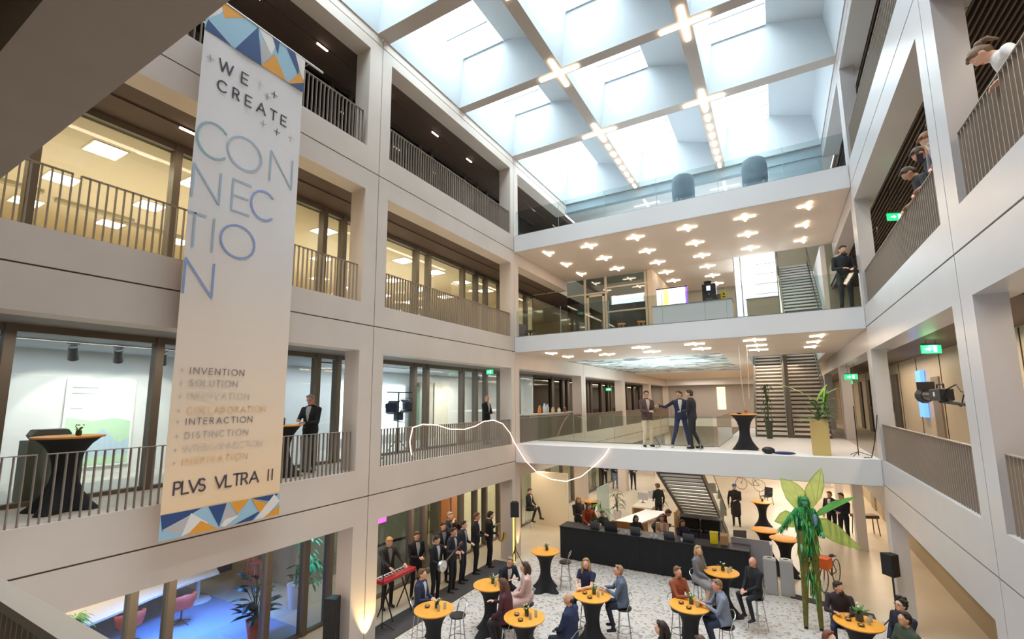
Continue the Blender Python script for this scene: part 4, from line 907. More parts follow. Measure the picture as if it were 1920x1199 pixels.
mb = MB(); mb.box((0, 11.6, F2), (3.9, 11.8, 11.5)); struct(mb.build('wall_far', mat('dim wall')))
for x0, y0 in ((1.6, 8.5), (2.8, 9.5)):
    pass
# lit stair screen
r = struct(empty('window_90', (7.35, 5.2, F2+.03)))
m = MB(); m.box((0, 0, 0), (1.5, .02, 3.32)); m.build('pane', mat('frosted daylight glass', 'e6f2f6', .3, em=.85, emc='e2f0f7'), r)
m = MB()
for x in (0, .24, 1.5): m.box((x, -.03, 0), (x+.035, .03, 3.32))
m.build('frame', mat('steel'), r)
m = MB()
for k in range(6): m.box((.75, -.01, .9+.4*k), (1.5, -.004, .92+.4*k))
m.build('blind_lines', mat('blind grey', '8e9ba3', .6), r)
t = tag(empty('stair_parapet', (7.75, 4.8, F2+.03)), 'grey glass-and-steel box around the stair head, second floor bridge', 'stair guard')
m = MB(); m.box((0, 0, 0), (1.1, .03, 1.45)); m.build('front_panel', mat('grey green panel', 'a9a99e', .4), t); m = MB(); m.box((0, .03, 0), (.03, .5, 1.45)); m.build('side_panel', mat('grey green panel'), t); m = MB(); m.box((-.02, -.02, 1.45), (1.12, .05, 1.49)); m.build('cap', mat('steel'), t)
TREAD = mat('pale tread', 'ece8e0', .5); RIS = mat('dark riser', '5d5048', .6); STR = mat('stair steel', '6e655c', .5)
def stair(x0, x1, y0, z0, y1, z1, n, lab, open_=True, guardm=None):
    t = tag(empty('staircase', (x0, y0, z0)), lab, 'stairs'); dy = (y1-y0)/n; dz = (z1-z0)/n
    for i in range(n):
        m = MB(); m.box((0.05, dy*i, dz*(i+1)-.06), (x1-x0-.05, dy*(i+1)+(.03 if dy > 0 else -.03), dz*(i+1))); m.build('tread', TREAD, t)
    m = MB()
    for i in range(n): m.box((0.06, dy*i+.01, dz*i+.02), (x1-x0-.06, dy*i+.025, dz*i+dz*(.55 if open_ else .95)))
    m.build('risers', RIS, t)['kind'] = 'stuff'
    for x in (0, x1-x0-.05):
        m = MB(); m.prism([(0, -.12), (y1-y0, z1-z0-.12), (y1-y0, z1-z0+.12), (0, .14)], 'x', x, x+.05); m.build('stringer', STR, t)
    for x in (0.02, x1-x0-.03):
        m = MB(); m.prism([(0, .14), (y1-y0, z1-z0+.14), (y1-y0, z1-z0+1.0), (0, 1.0)], 'x', x, x+.008); m.build('glass_side', GLASSG, t)
        m = MB(); m.tube([(x, 0, 1.02), (x, y1-y0, z1-z0+1.02)], .02); m.build('handrail', STR, t)
    return t
stair(7.62, 8.84, 7.0, 4.165, 12.4, 8.12, 22, 'left stair flight from first to second floor, seen behind the bridge table', True)
stair(8.98, 10.3, 7.0, 4.165, 12.4, 8.12, 22, 'right stair flight from first to second floor, behind the tall potted palm', True)
stair(8.98, 10.25, 5.3, 8.15, 10.4, 12.1, 22, 'stair flight with white treads rising from the second floor bridge to the top', True)
t0 = stair(4.95, 6.35, 6.7, .15, .5, 3.5, 20, 'open stair rising towards the viewer beneath the first floor bridge', True)
mb = MB(); mb.box((8.84, 7.0, 4.165), (8.98, 12.4, 8.12)); struct(mb.build('wall_stair', STR))
mb = MB(); mb.box((10.35, 5.4, F2+.03), (10.5, 9, 11.5)); struct(mb.build('wall_stair', WHITE))
# rippled ceiling over the rear void, its reflections painted as colour streaks
m_ = mat('rippled foil ceiling', '4c6e76', .4, metal=.1, c2='f4fbfb', var=.3, sc=4.5, bump=.6, stretch=(.45, 1.3, 1))
for n_ in m_.node_tree.nodes:
    if n_.type == 'VALTORGB': n_.color_ramp.elements[0].position = .44; n_.color_ramp.elements[1].position = .56
    if n_.type == 'TEX_NOISE': n_.inputs['Distortion'].default_value = 1.6; n_.inputs['Scale'].default_value = 2.2
mb = MB(); mb.box((0.02, 4.66, 7.62), (6.69, 16.99, 7.66)); struct(mb.build('ceiling', m_))
area('void_fill', (3.3, 9, 5.2), 3, 6, 170, (.8, .95, 1), (PI, 0, 0))  # added upward fill brightening the rippled ceiling, no fixture here
mb = MB(); mb.box((0.01, 27.0, 7.0), (7.5, 27.3, 8.15)); mb.box((0.01, 27.1, 3.5), (7.5, 27.4, 4.15)); struct(mb.build('wall_far', WHITE))
tag(MB().box((4.0, 27.95, 4.9), (4.65, 27.99, 6.8)).build('lit_niche', mat('warm lit niche', 'f0dfae', em=.9, emc='f0dca6')), 'small lit doorway with cream light in the far grey wall, first floor', 'doorway')
# bottles and counter beyond first-floor bridge at left
t = tag(empty('bar_counter', (-1.12, 2.2, F1)), 'grey bar counter in the left gallery beyond the first floor bridge', 'counter')
m = MB(); m.box((0, 0, 0), (.55, 5.6, .98)); m.build('body', mat('mauve grey panel', '9a9298', .6), t); m = MB(); m.box((-.03, -.03, .98), (.58, 5.63, 1.03)); m.build('worktop', mat('pale worktop', 'd9d2c6', .4), t)
for k, (y, c, h) in enumerate(((3.6, 'd9822e', .32), (4.1, 'cfe0ea', .42), (4.4, 'bcd3e0', .38), (5.0, 'd8b48a', .25), (5.7, 'e8dcd0', .2), (6.4, '8b4a2c', .22))):
    lump('carafe', (-.8, y, F1+1.03), ['orange juice jug on the left gallery bar', 'tall clear water bottle on the left gallery bar', 'second clear water bottle on the left gallery bar', 'tan jug on the left gallery bar', 'pale jug on the left gallery bar', 'small brown jug on the left gallery bar'][k], 'jug',
         [('body', mat('jug '+c, c, .3), lambda mb: mb.lathe([(.07, 0), (.08, h*.2), (.08, h*.7), (.04, h*.9), (.045, h)], n=12)), ('lid', WHITE, lambda mb: mb.lathe([(.05, h), (.05, h+.02), (0, h+.025)], n=10))])
# low chairs at second-floor left end
chair((-1.0, 2.0, F2), 1.2, 'grey padded chair at the end of the second floor left gallery', mat('grey felt', '6d6a72', .8), BLACK, arms=True)
t = tag(empty('side_table', (-.9, 3.0, F2)), 'small dark round table beside the grey padded chair, second floor', 'table'); m = MB(); m.lathe([(0, .7), (.32, .7), (.32, .73), (0, .73)], n=18); m.build('table_top', FRAMED, t); m = MB(); m.lathe([(.2, 0), (.03, .03), (.03, .7)], n=10); m.build('pedestal', BLACK, t)
# ================================================================ PLANTS, BICYCLES, RECEPTION
t = bush((9.5, 0.62, 4.165), 'tall palm-like plant in a square straw-coloured planter on the bridge', BLACK, GREEN, 26, .62, .05, 0, .1, .5, .5, 21, name='potted_plant')
for c in t.children: c.location = (0, 0, .95)
m = MB(); m.prism([(-.21, -.2), (.21, -.2), (.21, .2), (-.21, .2)], 'z', 0, .95); m.build('planter', mat('straw planter', 'c9ae6e', .7), t)
m = MB(); 
for a, L in ((2.9, 1.3), (.6, .8), (1.2, .7)): leaf(m, (0, 0, 1.5), (math.cos(a), .2*math.sin(a), .75), L, .07, .2)
m.build('tall_leaf', LIME, t)
m = MB(); leaf(m, (.12, 0, 1.2), (.15, 0, 1), .8, .13, .05); leaf(m, (.1, .05, 1.2), (.3, .1, 1), .7, .12, .05); m.build('bright_leaf', mat('bright green leaf', '86cc3a', .4), t)
bush((.35, 10.5, F1), 'dark weeping plant hanging against the stairs left of the palm', BLACK, GREEN2, 5, .2, .03, .01, .1, .1, .5, 22, name='potted_plant') if False else None
t = bush((8.15, 6.3, 4.165), 'slim dark plant in front of the left stair flight', mat('dark pot', '4a4f44', .6), GREEN2, 46, .26, .035, .7, .14, 1.5, .55, 23, droop=1.2)
for k, (x, y, s_, lb) in enumerate(((1.75, 4.2, 1.5, 'large palm behind the two women at the counter'), (1.55, 6.9, 1.3, 'second palm farther back behind the counter'), (3.0, 9.3, 1.0, 'palm at the reception desks far back'))):
    bush((x, y, G), lb, mat('white pot'), GREEN2 if k else GREEN, 26, .75*s_*.6, .035, .4, .2, 1.0*s_*.7, .9, 30+k, droop=.7)
bush((-1.1, -7.9, F1+.01), 'broad-leaved plant behind the man in glasses', mat('grey pot', '6f6f6f', .6), LIME, 12, .2, .06, .8, .15, .75, .6, 41)
WOOD = mat('light wood veneer', 'c08d4e', .5, var=.12, sc=4, stretch=(1, 6, 1))
t = tag(empty('reception_desk', (2.7, 2.6, G)), 'light wood desk with white top behind the black counter', 'desk')
m = MB(); m.box((0, 0, 0), (.95, .06, 1.05)); m.build('front_panel', WOOD, t); m = MB(); m.prism([(0, .06), (.95, .06), (1.6, 2.6), (.65, 2.6)], 'z', .95, 1.0); m.build('desk_top', WHITE, t); m = MB(); m.prism([(0, .06), (.05, .06), (.7, 2.6), (.65, 2.6)], 'z', 0, .95); m.build('side_panel', WOOD, t)
t = tag(empty('reception_desk', (2.35, 6.6, G)), 'second desk with cluttered white top farther back under the bridge', 'desk')
m = MB(); m.box((0, 0, .7), (.9, 1.9, .76)); m.build('desk_top', mat('cream table top'), t); m = MB(); m.box((0, 0, 0), (.06, 1.9, .7)); m.build('side_panel', WOOD, t); m = MB(); m.box((.84, 0, 0), (.9, 1.9, .7)); m.build('side_panel', WOOD, t)
for k, (x, y) in enumerate(((2.6, 7.6), (2.95, 8.2))):
    t = tag(empty('desk_monitor', (x, y, G+.76)), 'computer monitor on the rear desk, %s one' % ('left' if k == 0 else 'right'), 'monitor'); m = MB(); m.box((-.24, 0, .12), (.24, .03, .45)); m.build('screen', mat('pale monitor', 'c9c6cc', .5), t); m = MB(); m.lathe([(.1, 0), (.02, .02), (.02, .15)], (0, .02, 0), 8); m.build('foot', BLACK, t)
tag(MB().box((1.3, 4.9, G), (1.36, 6.4, 1.9)).build('glass_screen', mat('pale green screen', 'bcd3cf', .3, alpha=.55)), 'pale green glass screen behind the palms', 'screen')
m = MB(); m.box((-1.7, 4.4, G), (.1, 4.55, 2.5)); struct(m.build('wall_left', mat('cream partition', 'e3d6bc', .7)))
# crate rack under the stair
t = tag(empty('crate_rack', (5.0, 3.3, G)), 'metal rack of dark bottle crates under the open stair', 'rack')
m = MB()
for x in (0, .75, 1.45): 
    for y in (0, .45): m.box((x, y, 0), (x+.03, y+.03, 1.3))
m.build('frame', mat('steel'), t)
for k in range(4):
    m = MB(); m.box((0, 0, .1+.4*k), (1.48, .48, .12+.4*k)); m.build('shelf', mat('steel'), t)
for k in range(3):
    for j in range(2): m = MB(); m.box((.05+.72*j, .03, .13+.4*k), (.7+.72*j, .45, .42+.4*k)); m.build('crate', [BLACK, mat('violet crate', '3b3350', .5), BLACK][k], t)
tag(MB().box((4.6, 4.6, G), (4.66, 5.9, 1.3)).build('wood_board', WOOD), 'plain wooden board left of the open stair', 'board')
def bike(loc, rz, lab, crate=True):
    t = tag(empty('bicycle', loc, rz), lab, 'bicycle'); D = mat('bike frame dark', '5a3a34', .4); 
    for y in (-.52, .52):
        m = MB(); m.tube([(0, y+.34*math.cos(a*PI/12), .35+.34*math.sin(a*PI/12)) for a in range(24)], .016, closed=True); wl = m.build('wheel', mat('tyre', '6b625a', .7), t, smooth=True)
        m = MB()
        for a in range(8): m.cyl((0, y, .35), (0, y+.33*math.cos(a*PI/4), .35+.33*math.sin(a*PI/4)), .004, n=4)
        m.build('spokes', CHROME, wl)
    m = MB(); m.tube([(0, -.52, .35), (0, -.1, .32), (0, -.2, .78), (0, .36, .74), (0, -.1, .32)], .017); m.tube([(0, -.2, .78), (0, -.52, .35)], .012); m.tube([(0, .52, .35), (0, .34, .95)], .015); m.build('frame', D, t)
    m = MB(); m.tube([(-.26, .2, 1.0), (-.12, .36, .98), (.12, .36, .98), (.26, .2, 1.0)], .014); m.build('handlebar', BLACK, t)
    m = MB(); m.ell((0, -.24, .86), (.07, .14, .04)); m.build('saddle', BLACK, t)
    if crate: m = MB(); m.box((-.22, .42, .72), (.22, .8, 1.0)); m.build('front_crate', mat('orange crate', 'f06a20', .5), t)
bike((9.52, 2.2, G), math.radians(158.6), 'bicycle with orange front crate right of the stilt walker'); bike((6.65, 17.6, G), 1.3, 'bicycle with orange front crate far back beneath the bridge')
BK = mat('black vinyl', '27282b', .5)
chair((7.6, 13.6, G), 2.6, 'dark slatted armchair far back beneath the bridge', BK, BK, arms=True)
t = tag(empty('low_bench', (11.3, 9.3, G), .4), 'dark side table with slim legs near the right wall, ground floor', 'table')
m = MB(); m.box((-.45, -.2, .68), (.45, .2, .8)); m.build('table_top', mat('dark wood', '4a3328', .5), t)
for x in (-.38, .38):
    for y in (-.15, .15): m = MB(); m.cyl((x, y, .68), (x*1.1, y*1.3, 0), .02, n=6); m.build('leg', mat('dark wood'), t)
chair((6.9, 4.4, G), .3, 'grey steel chair beside the crate rack', mat('grey felt'), CHROME); chair((6.3, 2.3, G), 0, 'folding chair behind the right end of the counter', mat('lilac seat', '8d8792', .7), BLACK)
tag(MB().box((12.3, 2.95, 5.15), (12.4, 3.5, 6.55)).build('wall_screen', mat('blue wall screen', '5a86c8', em=1.0, emc='5b8fe0')), 'tall narrow blue screen on the beige wall of the right gallery', 'screen')
tag(MB().box((12.38, 1.6, F1+.02), (12.42, 2.3, 6.3)).build('wall_panel', mat('steel door', '9a8c7c', .35, metal=.4)), 'steel door panel in the beige wall behind the video camera', 'door')
for k, y in enumerate((9.2, 11.6, 14.5)):
    tag(MB().box((12.36, y, G+.02), (12.42, y+1.1, 2.45)).build('wall_panel', mat('taupe door', '8f7f68', .6)), 'taupe door in the tan ground floor wall at right, %s one' % ['nearest', 'middle', 'farthest'][k], 'door')
for k, y in enumerate((6.5, 8.4, 10.3, 12.5, 15)):
    tag(MB().box((12.36, y, F1+.02), (12.42, y+.9, 6.6)).build('wall_panel', mat('dark door', '4b4540', .5)), 'dark door behind the right corner column, first floor, number %s from the front' % ['one', 'two', 'three', 'four', 'five'][k], 'door')
tag(MB().box((-2.5, -12.3, F1+.02), (-2.05, -11.6, F1+1.0)).build('low_cabinet', mat('taupe cabinet', '8d8779', .6)), 'taupe low cabinet behind the large table on the left gallery', 'cabinet')
lump('projector', (-2.3, -12.0, F1+1.001), 'grey projector with white top on the taupe cabinet', 'projector', [('body', mat('grey plastic', '77766f', .5), lambda mb: mb.prism([(-.2, 0), (.2, 0), (.25, .09), (.2, .17), (-.2, .17), (-.25, .08)], 'x', -.15, .15)), ('top', WHITE, lambda mb: mb.box((-.13, -.18, .17), (.13, .18, .18)))])
# ================================================================ FILM AND SOUND EQUIPMENT
t = tripod((-1.0, -5.05, F1+.01), 1.8, 'tall light stand carrying film lights in the left gallery', 'stand', 'light_stand', .5)
m = MB(); m.box((-.02, -.45, 1.84), (.02, .55, 1.87)); m.cyl((0, 0, 1.8), (0, 0, 1.85), .02); m.build('crossbar', BLACK, t)
NB = mat('blue black housing', '26344c', .4)
def fix(loc, rz, lab, b=.16):
    t = tag(empty('film_light', loc, rz), lab, 'film light'); m = MB(); m.box((-b, -.1, -.11), (b, .1, .13)); m.build('housing', NB, t, bev=.02)
    m = MB(); m.prism([(-.11, -.11), (.17, -.17), (.17, -.18), (-.11, -.13)], 'x', -b, b) ; m.prism([(.1, .13), (.25, .2), (.25, .21), (.1, .15)], 'x', -b, b); m.build('barn_door', NB, t); m = MB(); m.tube([(-b-.03, 0, 0), (-b-.03, 0, .25), (b+.03, 0, .25), (b+.03, 0, 0)], .01); m.build('yoke', BLACK, t); return t
fix((-.98, -5.32, F1+1.42), .5, 'blue black film light, left one on the stand'); fix((-.98, -5.06, F1+1.18), -.3, 'lower film light clamped to the stand', .12); fix((-.98, -4.7, F1+1.45), 1.2, 'film light on the right side of the stand', .12)
t = tripod((11.75, -4.9, F1), 1.45, 'camera tripod in the right gallery behind the column', 'tripod', 'camera_tripod', .5)
t = tag(empty('video_camera', (11.2, -3.6, F1+1.62)), 'professional video camera on an arm in the right gallery', 'camera')
m = MB(); m.box((-.1, -.35, -.1), (.1, .35, .12)); m.build('body', BLACK, t, bev=.02); m = MB(); m.cyl((0, .35, .0), (0, .85, 0), .08, .1, 14); m.build('lens', mat('lens black', '1d1d20', .3), t, smooth=True)
m = MB(); m.cyl((0, .9, 0), (0, 1.15, 0), .11, .16, 12); m.build('lens_hood', BLACK, t); m = MB(); m.box((-.14, .95, .12), (.14, 1.0, .28)); m.build('viewfinder', BLACK, t); m = MB(); m.tube([(.0, -.35, .1), (.05, -.7, .18), (0, -1.1, .05), (.05, -1.5, .0)], .012); m.tube([(.0, -.3, -.05), (.05, -.8, -.2), (0, -1.2, 0)], .01); m.build('cable', BLACK, t)
m = MB(); m.tube([(0, -.2, .12), (0, -.2, .2), (0, .2, .2), (0, .2, .12)], .014); m.build('carry_handle', BLACK, t); m = MB(); m.box((-.04, -.05, -.14), (.04, .05, -.1)); m.cyl((.05, -1.3, -.17), (0, 0, -.12), .03); m.build('arm', BLACK, t)
m = MB(); m.box((-.105, -.05, -.02), (-.1, .05, .06)); m.build('white_label', WHITE, t)
t = tripod((11.5, 3.0, F1), 1.3, 'second tripod beside the camera operator behind the corner column', 'tripod', 'camera_tripod', .4)
t = tag(empty('music_stand', (10.35, .75, 4.165)), 'thin black stand on the bridge right of the planter', 'stand'); m = MB(); m.cyl((0, 0, 0.02), (0, 0, 1.35), .012); m.build('pole', BLACK, t)
for k in range(3): a = k*2.1; m = MB(); m.cyl((0, 0, .12), (.3*math.cos(a), .3*math.sin(a), .01), .009, n=5); m.build('leg', BLACK, t)
lump('stage_bag', (8.2, .35, 4.165), 'dark bag with blue cloth lying on the bridge edge', 'bag', [('body', BLACK, lambda mb: mb.ell((0, 0, .1), (.17, .12, .1))), ('blue_cloth', mat('navy cloth', '2e3566', .8), lambda mb: mb.ell((.38, .02, .04), (.3, .1, .04)))])
m = MB(); m.tube([(10.4, .25, 4.18), (10.55, .15, 4.2), (10.62, .1, 4.5), (10.68, -.1, 5.0), (10.7, -.25, 5.3)], .012); tag(m.build('cable', BLACK), 'black cable rising from the bridge edge to the right balustrade', 'cable')
# LED garland
m = MB(); LED = mat('warm light cord', 'ffe9d8', em=2.2, emc='ffd9bd')
pts = [(.06, -5.62, 4.35), (.06, -5.7, 4.7), (.06, -5.6, 5.06), (.06, -5.2, 5.13), (.06, -4.6, 5.08), (.06, -4.0, 4.93), (.06, -3.3, 4.88), (.06, -2.7, 4.95), (.06, -2.2, 5.08), (.06, -1.6, 5.1), (.06, -1.0, 4.95), (.06, -.5, 4.6), (.05, -.15, 4.22), (.46, -.1, 3.6), (.95, -.1, 3.2), (1.5, -.1, 3.02), (2.05, -.1, 3.0), (2.6, -.1, 3.2), (3.1, -.1, 3.6), (3.46, -.1, 3.95), (3.6, -.08, 4.18)]
m.tube(pts, .012); tag(m.build('light_garland', LED, smooth=True), 'warm glowing light cord looped along the left balustrade and hanging below the bridge', 'light')
# keyboard
t = tag(empty('stage_keyboard', (-.72, -5.3, G+.95), .0), 'red stage keyboard on a black stand before the band', 'keyboard')
m = MB(); m.box((-.16, -.62, 0), (.18, .62, .09)); m.build('case', mat('red lacquer', 'b8222c', .35), t, bev=.01); m = MB(); m.box((-.15, -.55, .09), (0.0, .5, .1)); m.build('white_keys', WHITE, t)
m = MB()
for k in range(30):
    if k % 7 not in (2, 6): m.box((-.08, -.53+.034*k, .1), (0.0, -.515+.034*k, .112))
m.build('black_keys', BLACK, t)
t = tag(empty('keyboard_stand', (-.72, -5.3, G), 0), 'black X-shaped keyboard stand', 'stand')
for y in (-.35, .35):
    m = MB(); m.cyl((-.25, y, .02), (.2, y, .93), .018); m.build('leg', BLACK, t); m = MB(); m.cyl((.3, y, .02), (-.15, y, .93), .018); m.build('leg', BLACK, t)
t = tag(empty('microphone_stand', (-.35, -6.1, G+.02)), 'black microphone stand between the keyboard and the man in navy', 'stand'); m = MB(); m.cyl((0, 0, .03), (0, 0, 1.5), .012); m.build('pole', BLACK, t); m = MB(); m.cyl((0, 0, 1.5), (-.3, .2, 1.62), .009); m.build('boom', BLACK, t)
for k in range(3): a = k*2.1+.4; m = MB(); m.cyl((0, 0, .16), (.32*math.cos(a), .32*math.sin(a), .01), .01, n=5); m.build('leg', BLACK, t)
# low ledge bottom left, handrail bottom
m = MB(); m.tube([(3.95, -6.35, G+.95), (4.75, -7.25, G+1.0)], .045); o = m.build('handrail', BLACK); tag(o, 'thick black rail crossing the bottom edge between two tables', 'rail')
m = MB(); m.cyl((3.98, -6.38, G+.012), (3.98, -6.38, G+.95), .02); m.build('post', BLACK, o); m = MB(); m.cyl((4.72, -7.22, G+.012), (4.72, -7.22, G+1.0), .02); m.build('post', BLACK, o)
m = MB(); m.tube([(12.3, 8.6, G+.9), (12.3, .3, G+.9)], .03); o = m.build('wall_rail', mat('dark wood')); tag(o, 'dark handrail along the tan wall at bottom right', 'rail')
m = MB()
for y in (1, 3, 5, 7): m.cyl((12.3, y, G+.9), (12.42, y, G+.85), .01, n=5)
m.build('bracket', CHROME, o)
lump('red_case', (-.9, -8.2, G), 'red-rimmed pale case at the foot of the near left column', 'case', [('body', mat('pale case', 'cfc6c0', .5), lambda mb: mb.box((-.3, -.25, 0), (.3, .25, .3))), ('red_rim', mat('red rim', 'a8343a', .5), lambda mb: mb.box((-.31, -.26, .28), (.31, .26, .32)))])

t = tag(empty('pendant_cable', (7.5, 2.5, 5.2)), 'pair of thin white cables hanging above the bridge table', 'cable')
for dx in (0, .25): m = MB(); m.tube([(dx, 0, 2.35), (dx*.9, 0, 1.2), (dx*.6+.05, 0, .3+dx)], .009); m.build('strand', WHITE, t)
for k, (x, y) in enumerate(((1.2, 18.5), (2.9, 20.5))):
    tag(MB().prism([(x, G), (x+.5, G), (x+.25, 2.2), (x-.25, 2.2)], 'y', y, y+.08).build('leaning_board', mat('yellow panel', 'e0b21e', .5)), 'yellow leaning board on the ground floor far back, %s one' % ('left' if k == 0 else 'right'), 'panel')
# ================================================================ PEOPLE
SKIN = {'l': mat('fair skin', 'dfae93', .55), 'm': mat('tanned skin', 'c99475', .55), 'r': mat('ruddy skin', 'd89a84', .55)}
def rot(ax, deg): return Matrix.Rotation(math.radians(deg), 3, ax)
def person(loc, phi, lab, top, bottom, hair='short', hc='4a352a', skin='l', shoe='1c1a1a', shirt=None, sit=None, lean=0, hands=None, look=(0, 0), legs=None, h=1.75, dress=False, beard=None, glasses=False, heading=None, sleeves=True, vox=.0125, grp=None, twist=0, mask=None, tie=None, bulk=1.0, name='person', bare_legs=False, cap=None):
    s = h/1.75*(1.03 if sit else 1.07)
    hz = {None: .93, 'stool': .885, 'chair': .56, 'crouch': .5}[sit]
    P = Vector((0, 0, hz)); TR = rot('Z', twist) @ rot('X', -lean)
    def T(x, y, z): return P + TR @ Vector((x, y, z))
    prims = []   # (tag, a, b, ra, rb)
    mb = MB()
    def cap_(tg, a, b, ra, rb, n=12):
        a = Vector(a); b = Vector(b); prims.append((tg, a, b, (ra+rb)/2)); mb.cyl(a, b, ra, rb, n); mb.ell(a, (ra,)*3, n, 7); mb.ell(b, (rb,)*3, n, 7)
    def el_(tg, c, r, R3=None):
        k = len(mb.v); mb.ell((0, 0, 0), r, 14, 10)
        for i in range(k, len(mb.v)):
            p = Vector(mb.v[i]); p = (R3 @ p if R3 else p)+Vector(c); mb.v[i] = tuple(p)
        prims.append((tg, Vector(c), Vector(c), sum(r)/3))
    # torso loft
    w_ = bulk; rings = [(-.1, .155, .115), (-.02, .172*w_, .128*w_), (.1, .155*w_, .118*w_), (.2, .158*w_, .118*w_), (.32, .182*w_, .128*w_), (.42, .186*w_, .115), (.485, .15, .09), (.53, .07, .065)]
    if top and shirt is not None: rings = [(z, a*1.06, b*1.07) for z, a, b in rings]
    k = len(mb.v); n = 16; v = []; f = []
    for z, a, b in rings:
        for i in range(n): t = 2*PI*i/n; v.append(T(a*math.cos(t), b*math.sin(t), z))
    for j in range(len(rings)-1):
        for i in range(n): f.append((j*n+i, j*n+(i+1) % n, (j+1)*n+(i+1) % n, (j+1)*n+i))
    f += [tuple(range(n-1, -1, -1)), tuple(range((len(rings)-1)*n, len(rings)*n))]
    mb.add(v, f); prims.append(('top', T(0, 0, .02), T(0, 0, .40), .15)); prims.append(('top', T(-.12, 0, .43), T(.12, 0, .43), .08))
    # neck, head
    NK = T(0, .0, .49); HR = TR @ rot('Z', -look[0]) @ rot('X', look[1]); HC = T(0, .025, .60) + HR @ Vector((0, .015, .055))
    cap_('skin', NK, HC - HR @ Vector((0, .01, .05)), .056, .052)
    HRb = HR
    el_('skin', HC, (.074, .094, .104), HRb); el_('skin', HC + HR @ Vector((0, .03, -.062)), (.054, .06, .058), HRb)
    el_('skin', HC + HR @ Vector((0, .098, -.018)), (.012, .018, .024), HRb); el_('skin', HC + HR @ Vector((0, .078, .02)), (.05, .014, .012), HRb)
    for sd in (-1, 1): el_('skin', HC + HR @ Vector((sd*.076, -.005, -.01)), (.012, .02, .032), HRb)
    # legs
    ft = []
    for sd in (-1, 1):
        hip = P + rot('Z', twist) @ Vector((sd*.09, 0, -.04))
        if legs: kn, an = [Vector(q) for q in legs[0 if sd < 0 else 1]]
        elif sit == 'stool': kn, an = Vector((sd*.16, .36, .79)), Vector((sd*.14, .25, .36))
        elif sit == 'chair': kn, an = Vector((sd*.14, .43, .52)), Vector((sd*.13, .40, .09))
        else: kn, an = Vector((sd*.1, .035, .50)), Vector((sd*.115, -.01, .09))
        tg = 'bottom'; k_ = 1.25 if dress else 1.0
        cap_(tg, hip, kn, .088*k_, .062*k_*(1.25 if dress else 1))
        cap_('skin' if bare_legs else tg, kn, an, .06*(1.0 if not dress else 1.0), .043)
        yd = Vector((sd*.12, 1, 0)).normalized(); fd = yd if not legs or len(legs) < 3 else Vector(legs[2]).normalized()
        cap_('shoe', an+Vector((0, 0, -.045)) - fd*.03, an+Vector((0, 0, -.058)) + fd*.13, .04, .032)
    if dress:
        for (a, b, ra, rb) in (((T(0, 0, -.02)), Vector((0, .36 if sit == 'stool' else .02, .74 if sit else .55)), .17, .19),): cap_('bottom', a, b, ra, rb)
        if sit: cap_('bottom', (0, .36, .72), (0, .34, .48), .19, .17)
    # arms
    st = 'top' if sleeves else 'skin'
    hz0 = hz-.93
    PRE = {'down': lambda sd: (sd*.27, .04, .82+hz0), 'clasp': lambda sd: (sd*.045, .27, 1.08+hz0), 'lap': lambda sd: (sd*.07, .30, .98+hz0), 'table': lambda sd: (sd*.12, .42, 1.12), 'table2': lambda sd: (sd*.05, .38, 1.14), 'back': lambda sd: (sd*.06, -.2, .95+hz0), 'phone': lambda sd: (sd*.05, .32, 1.3+hz0), 'mouth': lambda sd: (sd*.08, .22, 1.42+hz0), 'hip': lambda sd: (sd*.2, .08, .98+hz0), 'thigh': lambda sd: (sd*.13, .32, .93+hz0)}
    hands = hands or ('down', 'down')
    for sd, hd in ((-1, hands[0]), (1, hands[1])):
        tgt = Vector(PRE[hd](sd)) if isinstance(hd, str) else Vector(hd)
        sh = T(sd*.185*w_, 0, .43); L1, L2 = .285, .255
        d = tgt-sh; D = min(d.length, L1+L2-.01); d.normalize(); wr = sh+d*D
        a = (L1*L1-L2*L2+D*D)/(2*D); hh = math.sqrt(max(0, L1*L1-a*a))
        pole = Vector((sd*.7, -.5, -.9)); pole = (pole-d*pole.dot(d)).normalized(); elb = sh+d*a+pole*hh
        cap_('top', sh, sh.lerp(elb, .5), .062*w_, .05); cap_(st, sh.lerp(elb, .5), elb, .052*w_ if sleeves else .044, .044 if sleeves else .038)
        cap_(st, elb, elb.lerp(wr, .9), .044 if sleeves else .038, .034 if sleeves else .026); cap_('skin', elb.lerp(wr, .88), wr, .026, .024)
        fd = (wr-elb).normalized(); sdv = fd.cross(Vector((0, 0, 1))); sdv = sdv.normalized() if sdv.length > .1 else Vector((1, 0, 0)); nr = sdv.cross(fd)
        inn = -1 if sd > 0 else 1
        pc = wr+fd*.045; R3 = Matrix((sdv, fd, nr)).transposed(); el_('skin', pc, (.040, .052, .018), R3)
        for q, (o_, L_) in enumerate(((-.03, .060), (-.011, .072), (.010, .068), (.029, .052))):
            b0 = pc+fd*.035+sdv*o_; b1 = b0+fd*L_*.55-nr*.008; b2 = b1+fd*L_*.4-nr*.026; cap_('skin', b0, b1, .0098, .0092, 8); cap_('skin', b1, b2, .0092, .0085, 8)
        tb = wr+fd*.03+sdv*inn*.034; tm = tb+(fd*.6+sdv*inn*.7-nr*.3).normalized()*.036; cap_('skin', tb, tm, .0125, .0105, 8); cap_('skin', tm, tm+(fd*.8+sdv*inn*.1-nr*.4).normalized()*.03, .0105, .009, 8)
    # remesh into one surface
    me = bpy.data.meshes.new('t'); me.from_pydata([Vector(p)*s for p in mb.v], [], mb.f); o = bpy.data.objects.new('t', me); COL.objects.link(o)
    bm = bmesh.new(); bm.from_mesh(me); bmesh.ops.recalc_face_normals(bm, faces=bm.faces); bm.to_mesh(me); bm.free()
